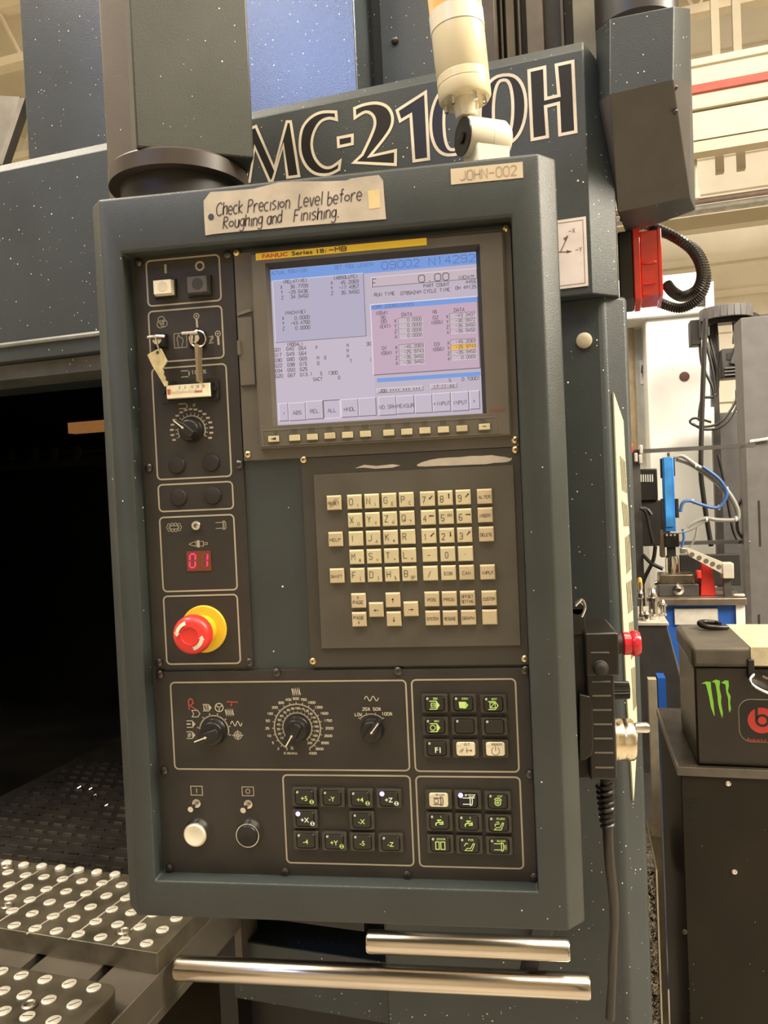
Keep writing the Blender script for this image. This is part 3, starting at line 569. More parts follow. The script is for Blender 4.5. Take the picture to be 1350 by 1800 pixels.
# soft-key strip frame
ka0, ka1, kb0, kb1 = rc([(461, 757), (872, 732), (873, 760.5), (463, 785)], ZB)
mb = MB(); mb.rib([(ka0, kb0), (ka1, kb0), (ka1, kb1), (ka0, kb1)], 0.0012, ZB+0.0005, True)
mb.mat(1); mb.rib([(ka0, kb0-0.0008), (ka1+0.001, kb0-0.0008)], 0.0008, ZB+0.0002)
SKX = [(480.4, 771.4), (517.4, 769.6), (548.4, 768), (579.2, 766), (610.4, 764.4), (642, 762.6), (683, 760.4), (714.8, 758.7), (746.8, 756.6), (779.2, 755), (811.9, 753), (851.6, 750)]
kz = ZB+0.002
for i, (x, y) in enumerate(SKX):
    a, b = q(x, y, ZB)
    mb.mat(2)
    if 0 < i < 11:
        for d in (-0.0022, 0, 0.0022): mb.rib([(a+d, b+0.0048), (a+d, b+0.0098)], 0.0007, ZB+0.0006)
    elif i == 0: mb.rib([(a+0.001, b+0.0065), (a+0.003, b+0.005), (a+0.005, b+0.008)], 0.0007, ZB+0.0006)
    else:
        for d in (-0.002, 0.001): mb.rib([(a+d-0.003, b+0.008), (a+d+0.001, b+0.0048)], 0.0007, ZB+0.0006)
mb.obj('softkey_strip', [mat('edge_light', (0.16, 0.145, 0.115), 0.4), GREYDK, INK], DU, smooth=False)
for i, (x, y) in enumerate(SKX):
    a, b = q(x, y, kz); mb = MB(); mb.box(a-0.0062, a+0.0062, b-0.0036, b+0.0036, ZB, ZB+0.0006); mb.mat(1); mb.box(a-0.0058, a+0.0058, b-0.0032, b+0.0032, ZB+0.0006, kz+0.0006, 0.0005)
    mb.mat(0)
    if i == 0: mb.poly([(a-0.003, b), (a+0.003, b+0.0014), (a+0.003, b-0.0014)], kz+0.0008)
    if i == 11: mb.rib([(a-0.002, b+0.0003), (a+0.002, b+0.0003)], 0.0006, kz+0.0008)
    mb.obj('soft_key', [BLACKM, CREAM2 if i in (3, 10) else CREAM], DU)
# yellow name strip
ya0, ya1, yb0, yb1 = rc([(449, 446), (750, 417.6), (750, 430.5), (450, 458)], ZB+0.0004)
mb = MB(); mb.box(ya0, ya1, yb0, yb1, ZB, ZB+0.0004); H_ = yb1-yb0; mb.mat(1); x1 = q(461, 452, ZB)[0]; x2 = q(506, 450, ZB)[0]
mb.btext('FANUC', x1, yb0+H_*0.22, H_*0.58, ZB+0.0007, w=x2-x1, off=0.025); mb.mat(2); x1 = q(513, 449, ZB)[0]; x2 = q(608, 441, ZB)[0]
mb.btext('Series 18', x1, yb0+H_*0.22, H_*0.58, ZB+0.0007, w=(x2-x1)*0.60, off=0.015); mb.btext('i', x1+(x2-x1)*0.617, yb0+H_*0.22, H_*0.58, ZB+0.0007, shear=0.3); mb.text('-MB', x1+(x2-x1)*0.69, yb0+H_*0.22, H_*0.58, (x2-x1)*0.32, 0.0009, ZB+0.0007)
mb.obj('name_strip', [mat('strip_yellow', (0.88, 0.60, 0.03), 0.45, vary=0.03), mat('strip_red', (0.72, 0.10, 0.015), 0.5), mat('strip_black', (0.05, 0.04, 0.02), 0.5)], DU, smooth=False)
a, b = q(861, 724, ZB); mb = MB(); mb.btext('FANUC', a, b, 0.0030, ZB+0.0003, w=0.0145, off=0.01); mb.obj('maker_mark', mat('maker_red', (0.30, 0.06, 0.03), 0.5), DU, smooth=False)
# memory-card door on the left edge
ca0, ca1, cb0, cb1 = rc([(417, 556), (444, 556), (450, 677), (423, 679)], 0.003)
mb = MB(); mb.box(ca0, ca1, cb0, cb1, 0.0012, 0.004, 0.0008); mb.box(ca0-0.001, ca0+0.003, cb0+0.032, cb0+0.048, 0.004, 0.0065, 0.0006); mb.mat(1)
mb.rib([(ca0, cb1), (ca1, cb1), (ca1, cb0), (ca0, cb0)], 0.0012, 0.0043); mb.mat(2); mb.prism([(ca0, cb1+0.001), (ca1, cb1+0.005), (ca1-0.004, cb1+0.008), (ca0+0.001, cb1+0.004)], 0.0012, 0.003)
mb.obj('card_door', [GREYPL, mat('door_gap', (0.02, 0.018, 0.015), 0.6), mat('edge_light', (0.16, 0.145, 0.115), 0.4)], DU, smooth=False)
for x, y in ((416, 444.4), (889.6, 401.7), (436, 799), (905.3, 773.3)): place_screw(sbr, x, y, DU, 0.0012)
# ---- the screen: a lit liquid-crystal display with its print
def em(n, c, s=1.0): return mat(n, (0.02, 0.02, 0.02), 0.25, emit=s2l(*c), estr=s, vary=0.0)
SCM = [em('lcd_ground', (196, 184, 202)), em('lcd_blue', (116, 158, 230)), em('lcd_pink', (200, 172, 194)), em('lcd_white', (236, 226, 238)), em('lcd_ink', (96, 84, 94)), em('lcd_grey', (204, 186, 198)),
       em('lcd_orange', (246, 186, 70)), em('lcd_shade', (112, 100, 104)), em('lcd_bluegrey', (188, 181, 202)), em('lcd_darkblue', (92, 112, 170)), em('lcd_lilac', (202, 189, 208))]
mb = MB(); mb.box(sa0, sa1, sb0, sb1, 0.0013, ZS)
C1, C2, C3 = ZS+0.0002, ZS+0.0003, ZS+0.0004
def sq(pts, c=C1): return rc(pts, c)
def srect(pts, mi, c=C1):
    a0, a1, b0, b1 = rc(pts, c); a0, a1 = max(a0, sa0), min(a1, sa1); mb.mat(mi); mb.rect(a0, a1, b0, b1, c); mb.mat(0); return a0, a1, b0, b1
def sbox(pts, fill, tl, br, lw=0.0006, c=C1):
    a0, a1, b0, b1 = srect(pts, fill, c)
    mb.mat(tl); mb.rib([(a0, b0), (a0, b1), (a1, b1)], lw, c+0.0001); mb.mat(br); mb.rib([(a0, b0), (a1, b0), (a1, b1)], lw, c+0.0001); mb.mat(0)
def st(t, x0, yc, x1, h=5.6, lw=1.0, mi=4): pxt(mb, t, x0, yc, x1, h, lw, C3, mi)
srect([(473, 476), (838, 442), (838, 463), (474, 496)], 1)
srect([(474, 494), (640, 480), (655, 735), (489, 747)], 8)
srect([(478, 603), (655, 590), (660, 735), (489, 747)], 10, C1+0.00005)
sbox([(479, 494), (638, 480), (644, 590), (485, 603)], 8, 3, 7)
st('ACTUAL POSITION', 477, 477.5, 540, 5.6, 0.8, 9); st('SET TOOL LENGTH', 588, 467.5, 656, 5.6, 0.8, 9); st('O9002 N14292', 671, 460, 835, 12.5, 1.3, 9)
for t, x0, y, x1 in (('(RELATIVE)', 497, 494, 540), ('36.7709', 510, 503, 541), ('-29.5436', 507, 512.6, 541), ('34.9450', 511, 521, 542), ('(ABSOLUTE)', 585.6, 487, 629), ('45.2069', 599, 495.6, 630), ('-17.4957', 596, 504.6, 630.6), ('35.9450', 599.6, 513.6, 631),
                     ('(MACHINE)', 500, 549, 538), ('0.0000', 518, 558, 544), ('-43.4700', 511, 567, 544.4), ('0.0000', 519, 576, 545), ('(MODAL)', 504, 605, 532.6)): st(t, x0, y, x1)
for i, t in enumerate('XYZ'):
    st(t, 493+i, 505+9*i, 497+i); st(t, 581.5+i*0.4, 497.5+9*i, 585.5+i*0.4); st(t, 496+i*0.5, 559.6+9*i, 500+i*0.5)
for i, (g1, g2, g3) in enumerate((('G01', 'G40', 'G54'), ('G17', 'G49', 'G64'), ('G90', 'G80', 'G69'), ('G22', 'G98', 'G15'), ('G94', 'G50', 'G25'), ('G20', 'G67', 'G13.1'))):
    st(g1, 481.6+i*0.6, 615+9.2*i, 494+i*0.6); st(g2, 503.6+i*0.5, 613+9.3*i, 516.4+i*0.5); st(g3, 525.4+i*0.5, 612+9.2*i, (538 if i < 5 else 546.5)+i*0.5)
for t, x, y, w in (('F', 557.6, 611, 4), ('H', 559.6, 628.6, 4), ('0', 572, 628.6, 4), ('D', 560, 638.6, 4), ('M', 611.6, 607, 4), ('M', 611.6, 616.6, 4), ('M', 612, 626, 4), ('30', 648, 604.4, 8), ('T', 617.4, 634.4, 4), ('1', 652, 632.4, 3), ('S', 565, 656.4, 4), ('1300', 585, 655.4, 16.6), ('SACT', 558.6, 666.4, 16), ('0', 596.4, 663.6, 4)):
    st(t, x-w/2, y, x+w/2)
sbox([(652.5, 488), (838, 471.5), (838, 489), (653, 505)], 5, 3, 7)
st('F', 654.5, 497, 664, 13.5, 1.4); st('0.00', 735.6, 488, 789, 12.5, 1.5); st('INCH/M', 805, 487, 833); st('PART COUNT', 744.6, 501, 789.7); st('4455', 818.7, 495, 836.6); st('RUN TIME', 658, 517, 693.7); st('0795H24M', 704, 514.5, 740); st('CYCLE TIME', 745, 510.6, 791); st('0H 4M12S', 800.7, 505, 837)
sbox([(651, 536), (839, 520.5), (844, 646.6), (657, 659.5)], 2, 3, 7, 0.0009)
srect([(651.6, 536.8), (839, 521.2), (839, 530), (652, 545.4)], 1, C2); st('WORK COORDINATES', 654, 537.2, 727, 5.4, 0.9, 9)
for t, x0, y, x1 in (('(G54)', 660, 550, 682), ('NO.', 669.6, 557.5, 681), ('00', 670, 565, 679), ('(EXT)', 667, 573.6, 687), ('DATA', 706, 552.5, 724), ('NO.', 760.7, 548, 771), ('02', 761, 558, 770), ('(G55)', 757.5, 566.5, 779), ('DATA', 798.5, 544.6, 816),
                     ('01', 672, 611.8, 680), ('(G54)', 669, 620.4, 689.4), ('03', 763.5, 605, 772), ('(G56)', 760, 613.7, 781)): st(t, x0, y, x1)
for gx, gy, vals, x0, x1 in ((695.4, 564, ('0.0000',)*4, 700, 742.5), (786.7, 556.5, ('-43.3407', '-30.9972', '-35.9450', '-35.9450'), 790.5, 836), (697, 610.8, ('-45.2069', '-25.9743', '-35.9450', '-35.9450'), 701, 745.5), (788.7, 603, ('-45.2069', '-25.9743', '-35.9450', '0.0000'), 792, 837)):
    for i, v in enumerate(vals):
        y = gy+9.2*i; st('XYZA'[i], gx-2.2+i*0.35, y, gx+2.2+i*0.35)
        yc = y-2.5*(0.8 if gx < 750 else 1.1)
        hot = gx > 788 and gx < 790 and i == 1
        sbox([(x0+i*0.35, yc-3.2), (x1+i*0.2, yc-5.6), (x1+i*0.2, yc+3.0), (x0+i*0.35, yc+5.4)], 6 if hot else 5, 7, 3, 0.0004, C2)
        pxt(mb, v, x1-4.45*len(v)+i*0.2, yc-0.4, x1-0.8+i*0.2, 5.4, 0.85, C3+0.0002, 4)
srect([(662.6, 666.5), (844.5, 652), (844.5, 659.5), (663, 673)], 1); st('S', 789.5, 668.5, 793.5); st('0 T0001', 812, 665.5, 843.7)
sbox([(662, 683), (744, 678.5), (744, 686), (662.5, 691)], 5, 3, 7, 0.0005); sbox([(757, 676), (803, 673), (803, 681), (757, 684)], 5, 3, 7, 0.0005)
st('JOG **** *** ***', 667, 685, 739, 5.0); st('17:11:44', 762, 679, 798.5, 5.6)
SKB = [(490.5, 506.5, 709, 740, '<'), (507.6, 537, 708, 739, 'ABS'), (538, 568, 705, 736.6, 'REL'), (569, 598, 703.6, 735, 'ALL'), (600, 629.5, 701.6, 733, 'HNDL'), (630.6, 661, 699.4, 731, ''), (666, 696.5, 697, 729.6, 'NO.SRH'), (697.6, 728, 695.6, 727, 'MEASUR'),
       (729.6, 759.7, 693.6, 725.6, ''), (761, 792, 691, 723.6, '+INPUT'), (793.6, 824, 689, 722, 'INPUT'), (826, 843, 687, 719, '>')]
for x0, x1, y0, y1, t in SKB:
    sbox([(x0, y0+0.8), (x1, y0-0.8), (x1, y1-0.8), (x0, y1+0.8)], 10, 3 if t != 'ALL' else 7, 7 if t != 'ALL' else 3, 0.0008)
    if t:
        xc = (x0+x1)/2; w = min(4.9*len(t), (x1-x0)-1.5); st(t, xc-w/2, (y0+y1)/2+2, xc+w/2, 6.2, 0.95)
mb.obj('screen', SCM, DU, smooth=False)
# ================================================================ keyboard unit
KU = bpy.data.objects.new('keyboard_unit', None); COL.objects.link(KU); KU.parent = PEND; KU.matrix_parent_inverse = parent_inv(PEND)
ma0, ma1, mb0, mb1 = rc([(529, 805), (914, 785), (930, 1169), (546, 1172)]); KU.location = ((ma0+ma1)/2, 0, mb0)
KP = 0.003
ga0, ga1, gb0, gb1 = rc([(551, 834), (902.7, 818), (916.5, 1137), (564, 1139)], KP)
mb = MB(); mb.box(ma0, ma1, mb0, mb1, FL, 0.0010, 0.0005); mb.obj('base_plate', GREYDK, KU, smooth=False)
mb = MB(); mb.box(ga0, ga1, gb0, gb1, 0.001, KP, 0.0006); mb.obj('key_pad', PADM, KU, smooth=False)
for x, y in ((533.6, 808), (906, 790.5), (550, 1162), (922.6, 1157.6)): place_screw(sbr, x, y, KU, 0.001)
ROWS = {}
KEYS = [(586.8, 883.7, 'RESET', 't'), (589.6, 947.9, 'HELP', 't'), (592.1, 1012.3, 'SHIFT', 't'),
 (851.7, 872.5, 'ALTER', 't'), (853, 905.2, 'INSERT', 't'), (855, 938.9, 'DELETE', 't'), (857.2, 1005.8, 'INPUT', 't'),
 (751.1, 876.7, '7n', 'n'), (782.5, 875.2, '8n', 'n'), (814.1, 873.8, '9n', 'n'), (752.7, 909.4, '4n', 'n'), (784.2, 908.2, '5n', 'n'), (815.6, 907, '6n', 'n'), (753.7, 942.2, '1n', 'n'), (785.3, 941.2, '2n', 'n'), (816.7, 940.2, '3n', 'n'),
 (755.5, 974.7, '-', 's'), (787, 974, '0', 's'), (818.3, 973.3, '.', 's'), (756.5, 1007.8, '/', 's'), (788.3, 1007, 'EOB', 'm'), (820.3, 1006.3, 'CAN', 't'),
 (629.9, 1056, 'PAGE+', 'p'), (631.3, 1088.9, 'PAGE-', 'p'), (661.2, 1071.9, 'l', 'a'), (690.5, 1054.8, 'u', 'a'), (692.3, 1088.1, 'd', 'a'), (722.2, 1070.7, 'r', 'a'),
 (759.1, 1053.3, 'POS', 't'), (789.8, 1052.8, 'PROG', 't'), (821.9, 1052, 'OFFSET|SETTING', 't'), (859.8, 1051.7, 'CUSTOM', 't'), (760.7, 1086.7, 'SYSTEM', 't'), (791.4, 1086.4, 'MESSAGE', 't'), (823.5, 1085.6, 'GRAPH', 't'), (861, 1085, '', 't')]
LET = ['O(', 'N)', 'GE', 'PC', 'XU', 'YV', 'ZW', 'Q?', 'I,', 'JA', 'K@', 'R ', 'M#', 'S=', 'T*', 'L+', 'F[', 'D]', 'H&', 'B$']
for r in range(5):
    for c in range(4):
        KEYS.append((622.7+30.46*c+(1.35+0.01*c)*r, 882.2-1.35*c+(32.3+0.1*c)*r, LET[r*4+c], 'L'))
KT = KP+0.0042; KW = 0.0076
ARW = {'l': [(-4, 0), (4, 0)], 'r': [(4, 0), (-4, 0)], 'u': [(0, -4), (0, 4)], 'd': [(0, 4), (0, -4)]}
GL[','] = [[(2, 1), (1.4, -0.6)]]
for x, y, t, kd in KEYS:
    a, b = q(x, y, KT); k = P.sc(x, y, KT); mb = MB()
    mb.box(a-KW-0.0003, a+KW+0.0003, b-KW-0.0003, b+KW+0.0003, KP, KP+0.0003); mb.mat(1)
    o = [(a-KW, b-KW), (a+KW, b-KW), (a+KW, b+KW), (a-KW, b+KW)]; top = [(a-KW+0.0006, b-KW+0.0008), (a+KW-0.0011, b-KW+0.0008), (a+KW-0.0011, b+KW-0.0016), (a-KW+0.0006, b+KW-0.0016)]
    mb.prism(o, KP+0.0003, KT-0.0014); mb.prism(o, KT-0.0014, KT, top); mb.mat(2); c = KT+0.0002
    if kd in 'tm':
        ls = t.split('|') if t else []
        for j, s_ in enumerate(ls):
            w = min(0.0116, 0.0027*len(s_)); h = 0.0030; yb = b-0.0021+(0.0026 if len(ls) == 2 and j == 0 else (-0.0024 if len(ls) == 2 else 0))
            mb.text(s_, a-w/2-0.0002, yb, h, w, 0.00042, c)
        if t == 'RESET':
            for d in (-0.001, 0.0012): mb.rib([(a-0.004+d, b-0.005), (a+0.003+d, b+0.0042)], 0.0004, c)
    elif kd == 'n':
        mb.text(t[0], a-0.0050, b-0.0042, 0.0062, 0.0040, 0.00062, c); n_ = t[0]
        th = {'7': 45, '8': 90, '9': 45, '4': 0, '6': 0, '1': 45, '2': 90, '3': 50, '5': None}[n_]
        cx, cy = a+0.0038, b+0.0014
        if th is None: mb.rib([(cx-0.0024+0.0008*i, cy+(0.0014 if i % 2 else -0.0014)) for i in range(7)], 0.0005, c)
        else:
            ux, uy = math.cos(math.radians(th)), math.sin(math.radians(th)); mb.rib([(cx-ux*0.0022, cy-uy*0.0022), (cx+ux*0.0022, cy+uy*0.0022)], 0.0011, c)
            s_ = 1 if n_ in '6893' else -1; e = (cx+s_*ux*0.0024, cy+s_*uy*0.0024); mb.poly([(e[0]+s_*ux*0.0008, e[1]+s_*uy*0.0008), (e[0]-uy*0.0010-s_*ux*0.001, e[1]+ux*0.0010-s_*uy*0.001), (e[0]+uy*0.0010-s_*ux*0.001, e[1]-ux*0.0010-s_*uy*0.001)], c)
    elif kd == 's': mb.text(t, a-0.0024, b-0.0038, 0.0058, 0.0036, 0.00058, c) if t != '.' else mb.rect(a-0.0008, a, b-0.001, b-0.0002, c)
    elif kd == 'p':
        up = t[-1] == '+'; yb = b-(0.0033 if up else -0.0002); mb.text('PAGE', a-0.0056, yb, 0.0032, 0.0108, 0.00045, c); y0 = b+0.0016 if up else b-0.0042; s_ = 1 if up else -1
        mb.rib([(a-0.0004, y0), (a-0.0004, y0+0.0026)], 0.0005, c); ya = y0+(0.003 if up else -0.0004); mb.poly([(a-0.0004, ya), (a-0.0013, ya-s_*0.0013), (a+0.0005, ya-s_*0.0013)], c)
    elif kd == 'a':
        (x0, y0), (x1, y1) = ARW[t]; u = 0.0006; mb.rib([(a+x0*u, b-y0*u-0.0005), (a+x1*u, b-y1*u-0.0005)], 0.0006, c)
        dx, dy = (x0-x1)/8, -(y0-y1)/8; tip = (a+x0*u, b-y0*u-0.0005); mb.poly([(tip[0]+dx*0.0004, tip[1]+dy*0.0004), (tip[0]-dx*0.0018-dy*0.0012, tip[1]-dy*0.0018+dx*0.0012), (tip[0]-dx*0.0018+dy*0.0012, tip[1]-dy*0.0018-dx*0.0012)], c)
    elif kd == 'L':
        mb.text(t[0], a-0.0052, b-0.0030, 0.0064, 0.0047, 0.00058, c)
        if t[1] == '$': mb.text('SP', a+0.0014, b-0.0054, 0.0030, 0.0044, 0.0004, c)
        elif t[1] != ' ': mb.text(t[1], a+0.0026, b-0.0052, 0.0032, 0.0024, 0.0004, c)
    mb.obj('key', [BLACKM, CREAM2 if kd in 'tpa' else CREAM, INK], KU, smooth=False)
# torn tape left on the unit
def blob(pts, c, d, mtl, name, par):
    h = [q(x, y, c) for x, y in pts]; MB().prism(h, c, c+d).obj(name, mtl, par, smooth=False)
def cz(X, Y, s=6.43, ox=720, oy=780): return (ox+X/s, oy+Y/s)
blob([cz(*p) for p in ((80, 240), (130, 212), (230, 182), (330, 165), (450, 155), (560, 152), (690, 138), (800, 137), (930, 128), (1010, 142), (1080, 148), (1135, 165), (1158, 155), (1150, 185), (1110, 205), (1060, 212), (960, 216), (860, 232), (700, 236), (500, 246), (330, 250), (190, 258), (95, 256))], 0.0011, 0.0003, PAPER, 'torn_tape', KU)
blob([(624, 823), (640, 817), (662, 819), (690, 816), (704, 818), (690, 822), (660, 824), (640, 822)], 0.0011, 0.0003, PAPER, 'torn_tape', KU)
# ================================================================ the workshop shell (aligned with the machine)
def mframe(deg, o=(0, 0, 0)):
    t = math.radians(deg); return Fr(o, (math.cos(t), -math.sin(t), 0), (0, 0, 1), (-math.sin(t), -math.cos(t), 0))
WALLM = mat('wall_cream_metal', (0.82, 0.77, 0.65), 0.55, vary=0.06, vscale=1.5)
CEILM = mat('ceiling_cream', (0.72, 0.65, 0.50), 0.6, vary=0.06, vscale=1.2)
FLOORM = mat('concrete_floor', (0.44, 0.39, 0.31), 0.5, vary=0.15, vscale=2.5, bump=0.1, bscale=60)
BEAMM = mat('beam_cream', (0.76, 0.67, 0.50), 0.5, vary=0.06, vscale=3)
AL, AR, DF, DB, HC = -7.0, 8.0, -7.0, 8.0, 6.2
def gbox(a0, a1, d0, d1, z0, z1): return MB(G).box(a0, a1, d0, d1, z0, z1)
struct(gbox(AL, AR, DF, DB, -0.1, 0).obj('floor', FLOORM)); struct(gbox(AL, AR, DF, DB, HC, HC+0.1).obj('ceiling', CEILM))
struct(gbox(AL, AR, DB, DB+0.1, 0, HC).obj('wall_back', WALLM)); struct(gbox(AL, AR, DF-0.1, DF, 0, HC).obj('wall_front', WALLM))
struct(gbox(AL-0.1, AL, DF, DB, 0, HC).obj('wall_left', WALLM)); struct(gbox(AR, AR+0.1, DF, DB, 0, HC).obj('wall_right', WALLM))
# ribs of the metal wall, joists of the roof
for i in range(16):
    z = 0.4+0.36*i; struct(gbox(AL, AR, DB-0.05, DB, z, z+0.07).obj('trim_%d' % (i+1), WALLM, smooth=False))
for i in range(9):
    d = -6+1.6*i; o = gbox(AL, AR, d, d+0.12, HC-0.10, HC); o.box(AL, AR, d, d+0.12, HC-0.62, HC-0.54)
    n = 30
    for k in range(n):
        a = AL+(AR-AL)*k/n; w = (AR-AL)/n
        o.tube([(a, d+0.06, HC-0.58), (a+w/2, d+0.06, HC-0.08)], 0.02, 5); o.tube([(a+w/2, d+0.06, HC-0.08), (a+w, d+0.06, HC-0.58)], 0.02, 5)
    struct(o.obj('trim_%d' % (i+20), BEAMM, smooth=False))
# ================================================================ the machine
DC = 0.30
fb = lambda px, py, d=DC: Mf.hit(px, py, -d)
MACH = thing('machining_center', G.w(-0.3, 0.7, 0.0), 'large dark teal vertical machining center with outlined model lettering', 'machine tool')
aR = (fb(1024, 87)[0]+fb(1041, 514)[0])/2; zT = (fb(1024, 87)[1]+fb(444.4, 208.1)[1])/2; zB = (fb(1015, 517)[1]+fb(90, 628)[1])/2
aL = -1.25; CT = 0.022; CR = 0.034
mb = MB(Mf)        # front cover: top and right edges folded at 45 degrees
A_ = [(aL, zB), (aR, zB), (aR, zT), (aL, zT)]
mb.add([(aL, zB, -DC), (aR, zB, -DC), (aR, zT, -DC), (aL, zT, -DC), (aR+CR, zB, -DC-CR), (aR+CR, zT-0.03, -DC-CR), (aL, zT+CT, -DC-CT), (aR, zT+CT, -DC-CT),
        (aR+CR, zB, -0.62), (aR+CR, zT-0.03, -0.62), (aL, zT+CT, -0.42), (aR, zT+CT, -0.42), (aL, zB, -0.62)],
       [(0, 1, 2, 3), (1, 4, 5, 2), (3, 2, 7, 6), (2, 5, 7), (4, 8, 9, 5), (6, 7, 11, 10), (5, 9, 11, 7), (0, 12, 8, 4, 1)])
mb.obj('front_cover', BLUE, MACH, bev=0.0015)
# thin lip and rib under the left run of the cover
mb = MB(Mf); x1 = fb(640, 560)[0]
zl = fb(90, 597)[1]; mb.tube([(aL, zl, -DC+0.002), (x1, zl, -DC+0.002)], 0.004, 8); mb.obj('cover_rib', mat('rib_grey', (0.30, 0.31, 0.29), 0.4), MACH)
zl2 = fb(90, 628)[1]; zl3 = fb(90, 655)[1]
MB(Mf).box(aL, x1, zl3, zl2, -DC-0.10, -DC-0.02).obj('lower_lip', mat('lip_grey', (0.10, 0.10, 0.09), 0.5, vary=0.15, speck=0.16, spscale=150), MACH)
# upper column cover behind it
DCL = 0.46
ca0 = fb(40, 100, DCL)[0]; ca1 = fb(625, 80, DCL)[0]; ztop = 2.75
COLB = mat('hammered_blue_paint', (0.036, 0.052, 0.062), 0.25, ior=2.1, vary=0.10, vscale=10, bump=0.14, bscale=500, speck=0.17, spscale=150)
MB(Mf).box(ca0, ca1, zT-0.05, ztop, -DCL-0.30, -DCL).obj('column_cover', COLB, MACH, bev=0.002)
def vstrip(x0, x1, d, name, m_, y=60, dz=0.03, z0=None):
    a0, a1 = fb(x0, y, d)[0], fb(x1, y, d)[0]; return MB(Mf).box(a0, a1, (zT-0.05) if z0 is None else z0, ztop, -d-dz, -d).obj(name, m_, MACH, bev=0.001)
DKB = mat('dark_taupe_metal', (0.040, 0.032, 0.024), 0.5, vary=0.15, speck=0.15, spscale=110); TAU = mat('taupe_metal', (0.20, 0.165, 0.115), 0.45, vary=0.12); OLV = mat('olive_paint', (0.16, 0.145, 0.10), 0.5, vary=0.15)
vstrip(600, 672, 0.56, 'column_recess', mat('recess_blue', (0.022, 0.032, 0.036), 0.5, speck=0.19, spscale=150)); vstrip(669, 762, 0.53, 'side_sheet', BLUE)
vstrip(758, 870, 0.60, 'rear_sheet', mat('rear_brown', (0.075, 0.058, 0.040), 0.5, vary=0.15))
a, b = fb(694, 72, 0.53); MB(Mf).lathe((a, b, -0.53), [(0.006, 0), (0.006, 0.004), (0.003, 0.006)], 12).obj('bolt', STEELD, MACH)
vstrip(850, 1012, 0.74, 'bellows_back', DKB)
for x0, x1, d in ((858, 864, 0.70), (869, 874, 0.69), (880, 884, 0.70), (890, 905, 0.70), (911, 915, 0.69), (926, 956, 0.70), (986, 992, 0.70)): vstrip(x0, x1, d, 'bellows_slat', TAU if x1-x0 > 9 else mat('slat_brown', (0.10, 0.078, 0.055), 0.45))
vstrip(1008, 1050, 0.66, 'column_edge', OLV, dz=0.25)
# lettering MC-2100H
mb = MB(Mf); cF = -DC+0.0003
def L27(X, Y): return fb(400+X/2.7, Y/2.7, DC)
def L39(X, Y): return fb(700+X/3.97, Y/3.97, DC)
def letter(pts, f, w=0.0042):
    h = [f(*p) for p in pts]; mb.mat(0); mb.poly(h, cF); mb.mat(1); mb.rib(h, w, cF+0.0002, True)
letter([(88, 862), (112, 610), (135, 600), (222, 800), (282, 578), (300, 578), (340, 836), (285, 843), (265, 690), (214, 858), (200, 860), (130, 700), (105, 862)], L27)
letter(spline([(518, 568), (480, 562), (440, 580), (410, 630), (400, 690), (415, 750), (450, 790), (490, 795), (535, 765)], 4)+spline([(530, 805), (480, 828), (420, 825), (375, 790), (348, 730), (345, 660), (360, 600), (400, 555), (450, 533), (515, 532)], 4), L27)
letter([(525, 655), (593, 642), (593, 683), (527, 697)], L27)
letter(spline([(603, 515), (650, 497), (710, 490), (758, 508), (782, 550), (778, 600), (745, 655), (675, 742)], 4)+[(798, 715), (797, 782), (600, 772)]+spline([(640, 735), (680, 650), (700, 590), (690, 548), (655, 532), (605, 560)], 4), L27)
letter([(805, 525), (940, 438), (955, 755), (885, 765), (870, 545), (820, 575)], L27)
for cx, cy in ((395, 838), (740, 768)):
    oo = [L39(cx+160*math.copysign(abs(math.cos(t))**0.8, math.cos(t))-8, cy+243*math.sin(t)-0.2*160*math.cos(t)) for t in [2*math.pi*i/36 for i in range(36)]]
    ii = [L39(cx+68*math.copysign(abs(math.cos(t))**0.7, math.cos(t))-8, cy+208*math.sin(t)-0.2*68*math.cos(t)) for t in [2*math.pi*i/36 for i in range(36)]]
    mb.mat(0); mb.add([(x, y, cF) for x, y in oo]+[(x, y, cF) for x, y in ii], [(i, (i+1) % 36, 36+(i+1) % 36, 36+i) for i in range(36)]); mb.mat(1); mb.rib(oo, 0.0042, cF+0.0002, True); mb.rib(ii, 0.0042, cF+0.0002, True)
letter([(912, 495), (1022, 470), (1030, 690), (1122, 668), (1103, 455), (1218, 430), (1240, 920), (1128, 942), (1118, 722), (1028, 745), (1042, 955), (935, 975)], L39)
mb.obj('model_lettering', [mat('letter_black', (0.012, 0.011, 0.011), 0.35), mat('letter_white', (0.80, 0.72, 0.58), 0.5)], MACH, smooth=False)
# axis direction plate
a0, a1, b0, b1 = [f(v) for f, v in ((min, [fb(930, 440)[0]]), (max, [fb(1032, 440)[0]]), (min, [fb(1031, 503)[1]]), (max, [fb(1029, 381)[1]]))]
mb = MB(Mf); mb.box(a0, a1, b0, b1, -DC, -DC+0.0015); mb.mat(1); e = 0.004; mb.rib([(a0+e, b0+e), (a1-e, b0+e), (a1-e, b1-e), (a0+e, b1-e)], 0.0007, -DC+0.0018, True)
p1 = fb(985, 455); p2 = fb(997, 417); p0 = fb(985, 444)
mb.rib([p0, fb(998, 416)], 0.0012, -DC+0.0018); mb.poly([fb(999, 414), fb(990, 420), fb(995, 425)], -DC+0.0018); mb.rib([fb(975, 444), fb(1003, 443)], 0.0012, -DC+0.0018); mb.poly([fb(1006, 442.5), fb(996, 440), fb(996, 446)], -DC+0.0018)
x, y = fb(1000, 411); mb.text("-X", x, y, 0.006, 0.008, 0.0007, -DC+0.0018); x, y = fb(1012, 444); mb.text('-Y', x, y, 0.006, 0.008, 0.0007, -DC+0.0018)
